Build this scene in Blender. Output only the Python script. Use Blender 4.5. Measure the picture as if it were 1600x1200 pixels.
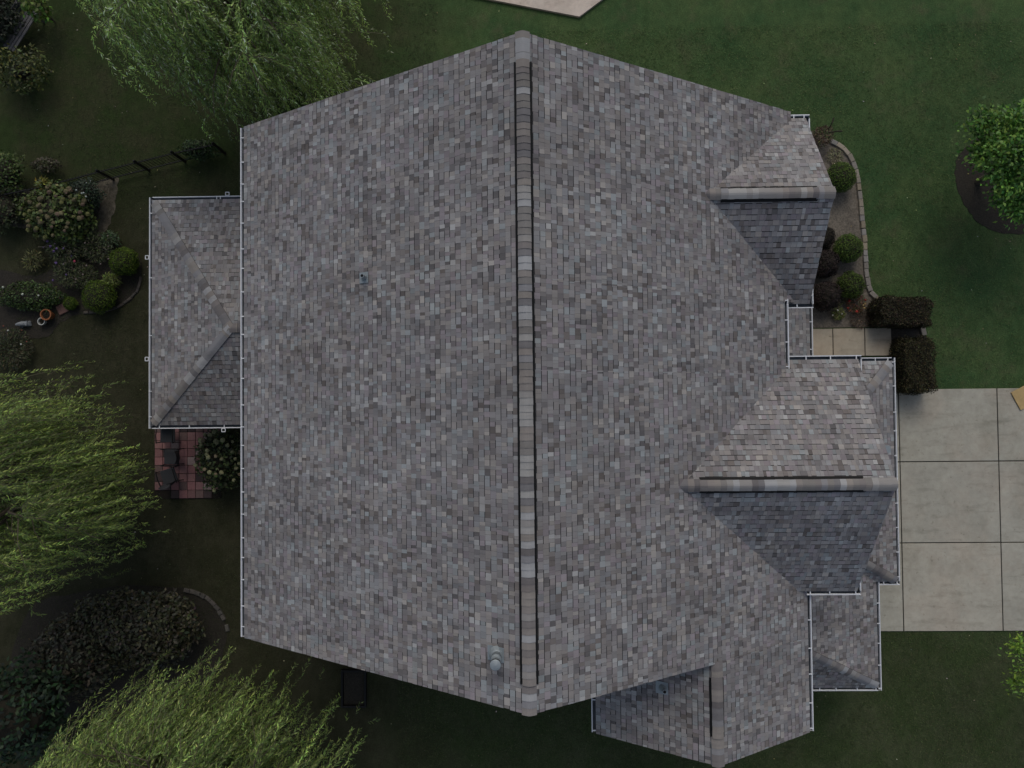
import bpy, bmesh, math, random
import numpy as np
from mathutils import Matrix, Vector

for o in list(bpy.data.objects):
    bpy.data.objects.remove(o)
S = bpy.context.scene
C = S.collection
rnd = random.Random(7)
rng = np.random.default_rng(11)

# ------------------------------------------------------------------ camera, sky, sun, exposure
CAM_H = 24.5
F_PX = 1111.0                                   # focal length for a picture 1600 wide


def rot_cam(a, b, c):
    ca, sa, cb, sb, cc, sc = math.cos(a), math.sin(a), math.cos(b), math.sin(b), math.cos(c), math.sin(c)
    X = np.array([[1, 0, 0], [0, ca, -sa], [0, sa, ca]])
    Y = np.array([[cb, 0, sb], [0, 1, 0], [-sb, 0, cb]])
    Z = np.array([[cc, -sc, 0], [sc, cc, 0], [0, 0, 1]])
    return Z @ Y @ X


RC = rot_cam(-0.02385, -0.01986, 0.01048)
cam_d = bpy.data.cameras.new('camera')
cam_d.sensor_width = 36
cam_d.lens = F_PX / 1600 * 36
cam_d.clip_end = 500
cam = bpy.data.objects.new('camera', cam_d)
C.objects.link(cam)
cam.matrix_world = Matrix.Translation((0, 0, CAM_H)) @ Matrix(RC.T.tolist()).to_4x4()
S.camera = cam

SUN_EL = math.radians(46)
SUN_AZ = math.radians(2)                       # from +Y towards +X
W = bpy.data.worlds.new('World')
S.world = W
W.use_nodes = True
wn = W.node_tree
for n in list(wn.nodes):
    wn.nodes.remove(n)
sky = wn.nodes.new('ShaderNodeTexSky')
sky.sky_type = 'NISHITA'
sky.sun_disc = False
sky.sun_elevation = SUN_EL
sky.sun_rotation = SUN_AZ
sky.dust_density = 2.5
sky.air_density = 1.0
bg = wn.nodes.new('ShaderNodeBackground')
bg.inputs['Strength'].default_value = 0.116
wo = wn.nodes.new('ShaderNodeOutputWorld')
hs = wn.nodes.new('ShaderNodeHueSaturation')
hs.inputs['Saturation'].default_value = 0.72      # thin high cloud
wn.links.new(sky.outputs[0], hs.inputs['Color'])
wn.links.new(hs.outputs[0], bg.inputs[0])
wn.links.new(bg.outputs[0], wo.inputs[0])

sl = bpy.data.lights.new('sun', 'SUN')
sl.energy = 0.84
sl.angle = math.radians(30)
sl.color = (1.0, 0.92, 0.80)
sun = bpy.data.objects.new('sun', sl)
C.objects.link(sun)
sd = Vector((math.sin(SUN_AZ) * math.cos(SUN_EL), math.cos(SUN_AZ) * math.cos(SUN_EL), math.sin(SUN_EL)))
sun.rotation_euler = sd.to_track_quat('Z', 'Y').to_euler()
sun.location = (10, 30, 40)

S.view_settings.view_transform = 'Standard'
S.view_settings.look = 'None'
S.view_settings.exposure = -0.13
S.view_settings.gamma = 1
S.view_settings.use_curve_mapping = False
S.render.engine = 'CYCLES'


# ------------------------------------------------------------------ helpers
def at(u, v, z=0.0):
    """ground (or height z) point seen at photo position u, v"""
    d = RC.T @ np.array([(u - 800) / F_PX, -(v - 600) / F_PX, -1.0])
    t = (z - CAM_H) / d[2]
    return (float(d[0] * t), float(d[1] * t), z)


def srgb(r, g, b):
    f = lambda c: c / 12.92 if c <= 0.04045 else ((c + 0.055) / 1.055) ** 2.4
    return (f(r / 255), f(g / 255), f(b / 255))


def material(name, col=(0.5, 0.5, 0.5), rough=0.8, attr=False, noise=0.0, nscale=20.0, metal=0.0,
             bump=0.0, bscale=80.0, translucent=0.0, spec=0.3, blotch=0.0, blscale=0.6):
    m = bpy.data.materials.new(name)
    m.use_nodes = True
    nt = m.node_tree
    b = nt.nodes['Principled BSDF']
    b.inputs['Roughness'].default_value = rough
    b.inputs['Metallic'].default_value = metal
    b.inputs['Specular IOR Level'].default_value = spec
    if attr:
        a = nt.nodes.new('ShaderNodeAttribute')
        a.attribute_name = 'Col'
        src = a.outputs['Color']
    else:
        a = nt.nodes.new('ShaderNodeRGB')
        a.outputs[0].default_value = (*col, 1)
        src = a.outputs[0]
    geo = nt.nodes.new('ShaderNodeNewGeometry')

    def modulate(src, amount, scale, detail=4):
        nz = nt.nodes.new('ShaderNodeTexNoise')
        nz.inputs['Scale'].default_value = scale
        nz.inputs['Detail'].default_value = detail
        nz.inputs['Roughness'].default_value = 0.65
        nt.links.new(geo.outputs['Position'], nz.inputs['Vector'])
        mr = nt.nodes.new('ShaderNodeMapRange')
        mr.inputs['From Min'].default_value = 0.25
        mr.inputs['From Max'].default_value = 0.75
        mr.inputs['To Min'].default_value = 1 - amount
        mr.inputs['To Max'].default_value = 1 + amount
        nt.links.new(nz.outputs['Fac'], mr.inputs['Value'])
        mx = nt.nodes.new('ShaderNodeVectorMath')
        mx.operation = 'SCALE'
        nt.links.new(src, mx.inputs[0])
        nt.links.new(mr.outputs[0], mx.inputs['Scale'])
        return mx.outputs[0]
    if noise:
        src = modulate(src, noise, nscale)
    if blotch:
        src = modulate(src, blotch, blscale, 5)
    nt.links.new(src, b.inputs['Base Color'])
    if bump:
        nz = nt.nodes.new('ShaderNodeTexNoise')
        nz.inputs['Scale'].default_value = bscale
        nz.inputs['Detail'].default_value = 4
        nt.links.new(geo.outputs['Position'], nz.inputs['Vector'])
        bp = nt.nodes.new('ShaderNodeBump')
        bp.inputs['Strength'].default_value = bump
        bp.inputs['Distance'].default_value = 0.01
        nt.links.new(nz.outputs['Fac'], bp.inputs['Height'])
        nt.links.new(bp.outputs[0], b.inputs['Normal'])
    if translucent:
        tr = nt.nodes.new('ShaderNodeBsdfTranslucent')
        nt.links.new(src, tr.inputs['Color'])
        mix = nt.nodes.new('ShaderNodeMixShader')
        mix.inputs[0].default_value = translucent
        out = nt.nodes['Material Output']
        nt.links.new(b.outputs[0], mix.inputs[1])
        nt.links.new(tr.outputs[0], mix.inputs[2])
        nt.links.new(mix.outputs[0], out.inputs[0])
    return m


M = {
    'shingle': material('roof_shingle', attr=True, rough=0.93, noise=0.16, nscale=130, bump=0.25, bscale=160, spec=0.2,
                        blotch=0.14, blscale=0.45),
    'felt': material('asphalt_underlay', (0.018, 0.018, 0.02), 0.95, noise=0.3, nscale=40),
    'vent_black': material('black_vent_plastic', (0.004, 0.004, 0.004), 0.7),
    'white': material('white_aluminium', (0.66, 0.68, 0.70), 0.45, noise=0.06, nscale=3, spec=0.5),
    'gutter_in': material('gutter_inner_shade', (0.10, 0.115, 0.13), 0.8, noise=0.45, nscale=7),  # trough interior: its shade put into the blue-grey colour
    'siding': material('pale_siding', (0.42, 0.40, 0.36), 0.8, noise=0.1, nscale=5),
    'galv': material('galvanised_metal', (0.27, 0.305, 0.32), 0.5, metal=0.3, noise=0.12, nscale=20),
    'dark_hole': material('dark_pipe_inside', (0.008, 0.008, 0.009), 0.9),
    'concrete': None,
    'joint': material('joint_filler', (0.035, 0.032, 0.026), 0.95, noise=0.3, nscale=20),
    'mulch': material('bark_mulch', (0.05, 0.043, 0.036), 0.95, noise=0.6, nscale=22, bump=0.9, bscale=35, blotch=0.35, blscale=2),
    'mulch_pale': material('weathered_mulch', (0.135, 0.118, 0.095), 0.95, noise=0.5, nscale=18, bump=0.9, bscale=35, blotch=0.35, blscale=2.2),
    'mulch_black': material('black_mulch', (0.026, 0.023, 0.018), 0.95, noise=0.6, nscale=22, bump=0.9, bscale=35),
    'sand': material('sandy_soil', (0.10, 0.088, 0.066), 0.95, noise=0.4, nscale=9, bump=0.5, bscale=40, blotch=0.4, blscale=3),
    'stone': material('edging_stone', attr=True, rough=0.9, noise=0.25, nscale=25, bump=0.3, bscale=60),
    'paver': material('clay_paver', attr=True, rough=0.9, noise=0.2, nscale=25, bump=0.25, bscale=60, blotch=0.15, blscale=4),
    'leaf': material('leaf', attr=True, rough=0.55, translucent=0.22, spec=0.35),
    'willow_leaf': material('willow_leaf', attr=True, rough=0.5, translucent=0.38, spec=0.4),
    'leaf_matte': material('leaf_matte', attr=True, rough=0.75, translucent=0.15, spec=0.15),
    'bark': material('bark', (0.085, 0.07, 0.05), 0.9, noise=0.4, nscale=14, bump=0.6, bscale=30),
    'bark_pale': material('pale_twig', (0.14, 0.125, 0.085), 0.85, noise=0.3, nscale=14),
    'core': material('core_inner_shade', (0.02, 0.018, 0.012), 0.95, noise=0.5, nscale=25, bump=0.8, bscale=40),  # near-black filler colour carries the shade inside shrubs and hedges
    'iron': material('black_iron', (0.008, 0.008, 0.009), 0.5),
    'grey_wood': material('weathered_wood', attr=True, rough=0.85, noise=0.25, nscale=30, bump=0.3, bscale=60),
    'plywood': material('plywood', (0.42, 0.30, 0.135), 0.7, noise=0.12, nscale=7, blotch=0.12, blscale=2.5),
    'terracotta': material('terracotta', (0.24, 0.09, 0.035), 0.8, noise=0.2, nscale=20),
    'pot_white': material('pale_glazed_pot', (0.42, 0.43, 0.40), 0.5, noise=0.15, nscale=20),
    'stone_white': material('pale_cast_stone', (0.19, 0.205, 0.215), 0.8, noise=0.25, nscale=25),
    'soil': material('potting_soil', (0.015, 0.012, 0.009), 0.95, noise=0.4, nscale=50),
    'fabric': material('dark_sling_fabric', (0.035, 0.037, 0.042), 0.8, noise=0.2, nscale=60),
    'bloom': material('flower_head', attr=True, rough=0.8, noise=0.3, nscale=70, translucent=0.1),
}


def weather_roof():
    m = M['shingle']
    nt = m.node_tree
    b = nt.nodes['Principled BSDF']
    src = b.inputs['Base Color'].links[0].from_socket
    geo = nt.nodes.new('ShaderNodeNewGeometry')
    for stretch, lo, hi, col in (((0.22, 1.9, 0.22), 0.47, 0.72, (0.80, 0.80, 0.80)), ((0.16, 0.9, 0.2), 0.52, 0.75, (1.10, 1.07, 1.02)),
                                 ((0.35, 0.35, 0.35), 0.5, 0.7, (0.92, 0.90, 0.88))):
        mp = nt.nodes.new('ShaderNodeMapping')
        mp.inputs['Scale'].default_value = stretch
        nt.links.new(geo.outputs['Position'], mp.inputs['Vector'])
        n = nt.nodes.new('ShaderNodeTexNoise')
        n.inputs['Scale'].default_value = 1.6
        n.inputs['Detail'].default_value = 5
        n.inputs['Roughness'].default_value = 0.7
        nt.links.new(mp.outputs[0], n.inputs['Vector'])
        r = nt.nodes.new('ShaderNodeMapRange')
        r.inputs['From Min'].default_value = lo
        r.inputs['From Max'].default_value = hi
        nt.links.new(n.outputs['Fac'], r.inputs['Value'])
        x = nt.nodes.new('ShaderNodeMix')
        x.data_type = 'RGBA'
        x.blend_type = 'MULTIPLY'
        nt.links.new(r.outputs[0], x.inputs[0])
        nt.links.new(src, x.inputs[6])
        x.inputs[7].default_value = (*col, 1)
        src = x.outputs[2]
    nt.links.new(src, b.inputs['Base Color'])


weather_roof()


def concrete_material():
    m = material('concrete_slab', attr=True, rough=0.9, noise=0.10, nscale=6, bump=0.15, bscale=60, blotch=0.13, blscale=0.9)
    nt = m.node_tree
    b = nt.nodes['Principled BSDF']
    src = b.inputs['Base Color'].links[0].from_socket
    geo = nt.nodes.new('ShaderNodeNewGeometry')

    def nz(scale, stretch, lo, hi, detail=5):
        mp = nt.nodes.new('ShaderNodeMapping')
        mp.inputs['Scale'].default_value = stretch
        mp.inputs['Rotation'].default_value = (0, 0, 0.35)
        nt.links.new(geo.outputs['Position'], mp.inputs['Vector'])
        n = nt.nodes.new('ShaderNodeTexNoise')
        n.inputs['Scale'].default_value = scale
        n.inputs['Detail'].default_value = detail
        n.inputs['Roughness'].default_value = 0.7
        nt.links.new(mp.outputs[0], n.inputs['Vector'])
        r = nt.nodes.new('ShaderNodeMapRange')
        r.inputs['From Min'].default_value = lo
        r.inputs['From Max'].default_value = hi
        nt.links.new(n.outputs['Fac'], r.inputs['Value'])
        return r.outputs[0]

    def mul(fac, src, col):
        x = nt.nodes.new('ShaderNodeMix')
        x.data_type = 'RGBA'
        x.blend_type = 'MULTIPLY'
        nt.links.new(fac, x.inputs[0])
        nt.links.new(src, x.inputs[6])
        x.inputs[7].default_value = (*col, 1)
        return x.outputs[2]
    src = mul(nz(0.55, (1, 1, 1), 0.45, 0.62), src, (1.03, 0.985, 0.97))      # pinkish patches
    src = mul(nz(2.2, (0.35, 1.6, 1), 0.53, 0.72), src, (0.74, 0.74, 0.72))   # tyre and dirt streaks
    src = mul(nz(0.8, (1.2, 0.7, 1), 0.5, 0.68), src, (0.86, 0.85, 0.83))
    src = mul(nz(7.0, (1, 1, 1), 0.60, 0.72), src, (0.68, 0.67, 0.64))        # small stains
    nt.links.new(src, b.inputs['Base Color'])
    return m


M['concrete'] = concrete_material()


def tag(o, label=None, cat=None, group=None, kind=None):
    if label:
        o['label'] = label
    if cat:
        o['category'] = cat
    if group:
        o['group'] = group
    if kind:
        o['kind'] = kind
    return o


def empty(name, loc, rz=0.0):
    o = bpy.data.objects.new(name, None)
    o.empty_display_size = 0.2
    C.objects.link(o)
    o.location = loc
    o.rotation_euler = (0, 0, rz)
    o['_m'] = 0
    del o['_m']
    return o


def rel(parent):
    """matrix that turns world coordinates into the coordinates of parent (top-level empties are only moved/turned)"""
    m = Matrix.Identity(4)
    chain = []
    p = parent
    while p is not None:
        chain.append(p)
        p = p.parent
    for p in reversed(chain):
        m = m @ p.matrix_basis
    return m.inverted()


def link(name, me, parent=None, mat=None, world=True):
    """link mesh; world=True: mesh verts are world coordinates, moved into the parent's space"""
    o = bpy.data.objects.new(name, me)
    C.objects.link(o)
    if mat is not None:
        mats = mat if isinstance(mat, (list, tuple)) else [mat]
        for m in mats:
            me.materials.append(m)
    if parent is not None:
        o.parent = parent
        if world:
            me.transform(rel(parent))
    return o


class MB:
    """collects faces (with a colour and a material index per face) and builds ONE mesh"""

    def __init__(self):
        self.v, self.f, self.c, self.mi = [], [], [], []

    def poly(self, pts, col=(1, 1, 1), mi=0):
        i = len(self.v)
        self.v.extend([tuple(p) for p in pts])
        self.f.append(tuple(range(i, i + len(pts))))
        self.c.append(col)
        self.mi.append(mi)

    def mesh(self, vs, fs, col=(1, 1, 1), mi=0):
        i = len(self.v)
        self.v.extend([tuple(p) for p in vs])
        for f in fs:
            self.f.append(tuple(i + k for k in f))
            self.c.append(col)
            self.mi.append(mi)

    def box(self, c, s, col=(1, 1, 1), mi=0, rz=0.0, mat=None, bevel=0.0):
        cx, cy, cz = c
        hx, hy, hz = s[0] / 2, s[1] / 2, s[2] / 2
        if bevel:
            b = bevel
            vs = []
            for z, e in ((-hz, 0), (hz - b, 0), (hz, b)):
                for x, y in ((-1, -1), (1, -1), (1, 1), (-1, 1)):
                    vs.append((x * (hx - e), y * (hy - e), z))
            fs = [(3, 2, 1, 0), (8, 9, 10, 11)]
            for k in range(4):
                n = (k + 1) % 4
                fs += [(k, n, 4 + n, 4 + k), (4 + k, 4 + n, 8 + n, 8 + k)]
        else:
            vs = [(x * hx, y * hy, z * hz) for z in (-1, 1) for x, y in ((-1, -1), (1, -1), (1, 1), (-1, 1))]
            fs = [(3, 2, 1, 0), (4, 5, 6, 7)] + [(k, (k + 1) % 4, 4 + (k + 1) % 4, 4 + k) for k in range(4)]
        ca, sa = math.cos(rz), math.sin(rz)
        out = []
        for x, y, z in vs:
            p = Vector((x * ca - y * sa, x * sa + y * ca, z))
            if mat is not None:
                p = mat @ p
            out.append((p.x + cx, p.y + cy, p.z + cz))
        self.mesh(out, fs, col, mi)

    def tube(self, pts, r0, r1=None, n=6, col=(1, 1, 1), mi=0, cap=True):
        r1 = r0 if r1 is None else r1
        P = [Vector(p) for p in pts]
        rings = []
        for i, p in enumerate(P):
            t = (P[min(i + 1, len(P) - 1)] - P[max(i - 1, 0)])
            t = t.normalized() if t.length > 1e-6 else Vector((0, 0, 1))
            a = t.cross(Vector((0.13, 0.31, 0.94)))
            if a.length < 1e-3:
                a = t.cross(Vector((1, 0, 0)))
            a.normalize()
            b = t.cross(a)
            r = r0 + (r1 - r0) * i / max(1, len(P) - 1)
            rings.append([p + a * (r * math.cos(2 * math.pi * k / n)) + b * (r * math.sin(2 * math.pi * k / n)) for k in range(n)])
        vs = [q for ring in rings for q in ring]
        fs = []
        for i in range(len(P) - 1):
            for k in range(n):
                k2 = (k + 1) % n
                fs.append((i * n + k, i * n + k2, (i + 1) * n + k2, (i + 1) * n + k))
        if cap:
            fs.append(tuple(range(n))[::-1])
            fs.append(tuple((len(P) - 1) * n + k for k in range(n)))
        self.mesh(vs, fs, col, mi)

    def lathe(self, prof, c=(0, 0, 0), n=20, col=(1, 1, 1), mi=0):
        vs = []
        for r, z in prof:
            for k in range(n):
                a = 2 * math.pi * k / n
                vs.append((c[0] + r * math.cos(a), c[1] + r * math.sin(a), c[2] + z))
        fs = []
        for i in range(len(prof) - 1):
            for k in range(n):
                k2 = (k + 1) % n
                fs.append((i * n + k, i * n + k2, (i + 1) * n + k2, (i + 1) * n + k))
        self.mesh(vs, fs, col, mi)

    def build(self, name, mat, parent=None, smooth=False, world=True):
        me = bpy.data.meshes.new(name)
        me.from_pydata(self.v, [], self.f)
        mats = mat if isinstance(mat, (list, tuple)) else [mat]
        nf = len(self.f)
        if len(mats) > 1:
            me.polygons.foreach_set('material_index', self.mi)
        att = me.attributes.new('Col', 'FLOAT_COLOR', 'CORNER')
        cols = np.ones((len(me.loops), 4), np.float32)
        ln = np.array([len(f) for f in self.f])
        cols[:, :3] = np.repeat(np.array(self.c, np.float32).reshape(nf, 3), ln, axis=0)
        att.data.foreach_set('color', cols.ravel())
        if smooth:
            me.polygons.foreach_set('use_smooth', [True] * nf)
        me.update()
        return link(name, me, parent, mats, world)


def leaf_mesh(name, P, D, N, L, Wd, col, parent=None, mat=None, fold=0.12):
    """one mesh of diamond shaped leaves; arrays of base point, direction, face normal, length, width, colour"""
    P, D, N = (np.asarray(a, np.float64) for a in (P, D, N))
    n = len(P)
    D = D / np.maximum(np.linalg.norm(D, axis=1, keepdims=True), 1e-9)
    Sx = np.cross(D, N)
    Sx = Sx / np.maximum(np.linalg.norm(Sx, axis=1, keepdims=True), 1e-9)
    Nn = np.cross(Sx, D)
    L = np.broadcast_to(np.asarray(L, float), (n,))[:, None]
    Wd = np.broadcast_to(np.asarray(Wd, float), (n,))[:, None]
    V = np.empty((n, 4, 3))
    V[:, 0] = P
    V[:, 1] = P + D * L * 0.42 + Sx * Wd * 0.5 + Nn * L * fold * 0.5
    V[:, 2] = P + D * L - Nn * L * fold
    V[:, 3] = P + D * L * 0.42 - Sx * Wd * 0.5 + Nn * L * fold * 0.5
    me = bpy.data.meshes.new(name)
    me.vertices.add(4 * n)
    me.vertices.foreach_set('co', V.reshape(-1))
    me.loops.add(4 * n)
    me.loops.foreach_set('vertex_index', np.arange(4 * n, dtype=np.int32))
    me.polygons.add(n)
    me.polygons.foreach_set('loop_start', np.arange(0, 4 * n, 4, dtype=np.int32))
    att = me.attributes.new('Col', 'FLOAT_COLOR', 'POINT')
    cc = np.ones((n, 4, 4), np.float32)
    cc[:, :, :3] = np.asarray(col, np.float32).reshape(n, 1, 3)
    att.data.foreach_set('color', cc.ravel())
    me.update(calc_edges=True)
    me.validate()
    return link(name, me, parent, mat or M['leaf'])


def jitter_cols(n, pal, wts=None, var=0.18, gain=1.35):
    pal = np.array(pal)
    idx = rng.choice(len(pal), n, p=wts)
    c = pal[idx] * np.exp(rng.normal(0, var, (n, 1)))
    return np.clip(gain * c * np.exp(rng.normal(0, var * 0.3, (n, 3))), 0, 0.8)


def rand_dirs(n):
    d = rng.normal(size=(n, 3))
    return d / np.linalg.norm(d, axis=1, keepdims=True)


# ------------------------------------------------------------------ ground
def lawn_material():
    m = bpy.data.materials.new('lawn_grass')
    m.use_nodes = True
    nt = m.node_tree
    b = nt.nodes['Principled BSDF']
    b.inputs['Roughness'].default_value = 0.95
    b.inputs['Specular IOR Level'].default_value = 0.1
    geo = nt.nodes.new('ShaderNodeNewGeometry')
    pos = geo.outputs['Position']

    def noise(scale, detail=5, rough=0.6, off=(0, 0, 0), stretch=None):
        mp = nt.nodes.new('ShaderNodeMapping')
        mp.inputs['Location'].default_value = off
        if stretch:
            mp.inputs['Scale'].default_value = stretch
        nt.links.new(pos, mp.inputs['Vector'])
        n = nt.nodes.new('ShaderNodeTexNoise')
        n.inputs['Scale'].default_value = scale
        n.inputs['Detail'].default_value = detail
        n.inputs['Roughness'].default_value = rough
        nt.links.new(mp.outputs[0], n.inputs['Vector'])
        return n.outputs['Fac']

    def ramp(fac, lo, hi, a=0.0, c=1.0):
        r = nt.nodes.new('ShaderNodeMapRange')
        r.inputs['From Min'].default_value = lo
        r.inputs['From Max'].default_value = hi
        r.inputs['To Min'].default_value = a
        r.inputs['To Max'].default_value = c
        nt.links.new(fac, r.inputs['Value'])
        return r.outputs[0]

    def mix(fac, c1, c2, typ='MIX'):
        x = nt.nodes.new('ShaderNodeMix')
        x.data_type = 'RGBA'
        x.blend_type = typ
        if isinstance(fac, float):
            x.inputs[0].default_value = fac
        else:
            nt.links.new(fac, x.inputs[0])
        for i, c in ((6, c1), (7, c2)):
            if isinstance(c, tuple):
                x.inputs[i].default_value = (*c, 1)
            else:
                nt.links.new(c, x.inputs[i])
        return x.outputs[2]

    def math_(op, a, c):
        x = nt.nodes.new('ShaderNodeMath')
        x.operation = op
        for i, k in ((0, a), (1, c)):
            if isinstance(k, (int, float)):
                x.inputs[i].default_value = k
            else:
                nt.links.new(k, x.inputs[i])
        return x.outputs[0]
    sep = nt.nodes.new('ShaderNodeSeparateXYZ')
    nt.links.new(pos, sep.inputs[0])
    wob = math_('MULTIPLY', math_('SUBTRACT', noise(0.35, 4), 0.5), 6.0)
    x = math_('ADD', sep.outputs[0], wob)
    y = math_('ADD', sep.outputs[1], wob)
    g1 = mix(ramp(noise(0.45, 6, 0.7), 0.35, 0.65), (0.038, 0.080, 0.030), (0.072, 0.110, 0.041))
    g1 = mix(ramp(noise(0.9, 5, 0.7, (7, 3, 0)), 0.52, 0.75), g1, (0.082, 0.092, 0.046))
    olive = mix(ramp(noise(0.6, 6, 0.7, (3, 9, 0)), 0.4, 0.65), (0.040, 0.060, 0.022), (0.062, 0.072, 0.037))
    soil = mix(ramp(noise(0.8, 6, 0.7, (1, 5, 0)), 0.4, 0.65), (0.029, 0.031, 0.016), (0.046, 0.045, 0.027))  # bare soil tone, darkened for willow and house shade too
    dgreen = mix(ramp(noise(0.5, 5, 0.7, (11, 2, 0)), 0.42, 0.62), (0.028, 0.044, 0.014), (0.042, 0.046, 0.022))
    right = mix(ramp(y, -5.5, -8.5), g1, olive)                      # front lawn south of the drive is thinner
    mid = mix(ramp(x, -6.0, -1.5), mix(ramp(y, 5.0, 9.0), soil, dgreen), right)  # back garden: thin brown grass, its shade also mixed into the colour
    fine = ramp(noise(22, 5, 0.85), 0.28, 0.72, 0.5, 1.5)
    fine2 = ramp(noise(5.0, 5, 0.7, (2, 2, 0), (1, 0.6, 1)), 0.3, 0.7, 0.8, 1.2)
    sc = nt.nodes.new('ShaderNodeVectorMath')
    sc.operation = 'SCALE'
    nt.links.new(mid, sc.inputs[0])
    nt.links.new(math_('MULTIPLY', fine, fine2), sc.inputs['Scale'])
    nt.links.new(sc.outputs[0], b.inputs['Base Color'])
    bp = nt.nodes.new('ShaderNodeBump')
    bp.inputs['Strength'].default_value = 0.8
    bp.inputs['Distance'].default_value = 0.03
    nt.links.new(noise(38, 4, 0.75), bp.inputs['Height'])
    nt.links.new(bp.outputs[0], b.inputs['Normal'])
    return m


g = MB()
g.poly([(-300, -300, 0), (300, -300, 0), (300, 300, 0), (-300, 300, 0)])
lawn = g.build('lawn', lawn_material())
tag(lawn, kind='structure')


def flat(name, pts, z, mat, thick=0.0, label=None):
    """flat bed with an uneven edge lying on the lawn"""
    b = MB()
    top = [(p[0], p[1], z) for p in pts]
    b.poly(top)
    n = len(top)
    if thick:
        for i in range(n):
            a, c = top[i], top[(i + 1) % n]
            b.poly([a, (a[0], a[1], z - thick), (c[0], c[1], z - thick), c])
    o = b.build(name, mat)
    tag(o, kind='structure')
    return o


def smooth_outline(pts, k=6, jit=0.03, seed=1):
    """Catmull-Rom closed outline through pts with a slightly ragged edge"""
    r = random.Random(seed)
    out = []
    n = len(pts)
    for i in range(n):
        p0, p1, p2, p3 = (np.array(pts[(i + j - 1) % n][:2]) for j in range(4))
        for t in np.linspace(0, 1, k, endpoint=False):
            q = 0.5 * ((2 * p1) + (-p0 + p2) * t + (2 * p0 - 5 * p1 + 4 * p2 - p3) * t * t + (-p0 + 3 * p1 - 3 * p2 + p3) * t ** 3)
            out.append((q[0] + r.uniform(-jit, jit), q[1] + r.uniform(-jit, jit)))
    return out


CON = [(0.385, 0.366, 0.305), (0.37, 0.357, 0.298), (0.395, 0.372, 0.305), (0.362, 0.35, 0.295)]


def slabs(name, xs, ys, ztop, joint=0.02, cols=CON, base_drop=0.018, base_z=0.004, seed=0):
    """concrete laid as separate slabs with recessed joints"""
    r = random.Random(seed)
    base = MB()
    x0, x1, y0, y1 = xs[0], xs[-1], ys[0], ys[-1]
    zb = ztop - base_drop
    base.box(((x0 + x1) / 2, (y0 + y1) / 2, (zb + base_z) / 2), (x1 - x0, y1 - y0, zb - base_z))
    root = base.build(name, M['joint'])
    tag(root, kind='structure')
    for i in range(len(xs) - 1):
        for j in range(len(ys) - 1):
            b = MB()
            a = 0 if i == 0 else joint / 2
            c = 0 if i == len(xs) - 2 else joint / 2
            d = 0 if j == 0 else joint / 2
            e = 0 if j == len(ys) - 2 else joint / 2
            w, h = xs[i + 1] - xs[i] - a - c, ys[j + 1] - ys[j] - d - e
            col = np.array(cols[r.randrange(len(cols))]) * r.uniform(0.95, 1.05)
            b.box((xs[i] + a + w / 2, ys[j] + d + h / 2, zb + 0.001 + (ztop - zb) / 2), (w, h, ztop - zb), tuple(col), bevel=0.008)
            b.build('slab', M['concrete'], root)
    return root


slabs('driveway', [9.0, 12.66, 15.97, 19.3, 22.6, 25.9], [-7.9, -4.94, -2.2, 0.26], 0.05, 0.035, seed=3)
slabs('front_walk', [8.9, 10.49, 11.57, 12.46], [1.42, 2.36], 0.05, 0.03,
      cols=[(0.36, 0.32, 0.25), (0.35, 0.315, 0.25), (0.28, 0.265, 0.225)], seed=1)
# corner of the neighbouring concrete drive, beyond the gable end
cp = [(1.98, 13.31), (2.83, 13.93), (11.0, 19.9), (8.0, 27.0), (-9.0, 24.0), (-12.0, 16.33)]
b = MB()
b.poly([(x, y, 0.10) for x, y in cp], (0.56, 0.49, 0.42))
for i in range(len(cp)):
    a, c = cp[i], cp[(i + 1) % len(cp)]
    b.poly([(*a, 0.10), (*a, -0.05), (*c, -0.05), (*c, 0.10)], (0.3, 0.27, 0.24))
tag(b.build('neighbour_driveway', M['concrete']), kind='structure')

# ------------------------------------------------------------------ the house
house = empty('house', (0, 0, 0))
tag(house, 'large house under a mottled grey shingle roof with white gutters', 'house')

SL = 0.617
ZR = 10.215
GS, GY, GZ = 0.708, -1.99, 8.03            # garage gable: slope, ridge y, ridge z
US, UY, UZ = 0.68, 4.90, 7.51             # front gable
LE = 2.72                                  # ground floor eave height
PS = 0.45
planes = []     # (group, polygon xy, (a,b,c) of z=ax+by+c, downslope unit xy, course origin)


def plane(grp, poly, abc):
    a, b_, c = abc
    n = math.hypot(a, b_)
    planes.append((grp, poly, abc, (-a / n, -b_ / n), n))


MR = (-SL, 0, ZR)
plane('roof', [(-7.57, -6.23), (0, -6.23), (0, 7.49), (-7.57, 7.49)], (SL, 0, ZR))
plane('roof', [(0, -6.23), (6.67, -6.23), (6.67, 0.62), (0, 0.62)], MR)
plane('roof', [(0, 0.62), (6.67, 0.62), (6.67, 2.5), (0, 2.5)], MR)
plane('roof', [(0, 2.5), (7.0, 2.5), (7.0, 7.49), (0, 7.49)], MR)
plane('roof', [(6.67, -6.23), (7.24, -6.23), (7.24, -4.4), (6.67, -4.4)], MR)
plane('roof', [(4.43, -8.63), (7.24, -8.63), (7.24, -6.23), (4.43, -6.23)], MR)
plane('roof', [(1.72, -8.63), (4.43, -8.63), (4.43, -5.95), (1.72, -5.95)], (SL, 0, ZR - SL * 4.43 - SL * 4.43))
plane('roof', [(4.28, UY), (7.40, UY), (7.40, 7.34), (6.93, 7.34)], (0, -US, UZ + US * UY))
plane('roof', [(6.95, 2.46), (7.40, 2.46), (7.40, UY), (4.28, UY)], (0, US, UZ - US * UY))
plane('roof', [(3.42, GY), (8.44, GY), (8.59, 0.99), (6.40, 0.99)], (0, -GS, GZ + GS * GY))
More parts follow.
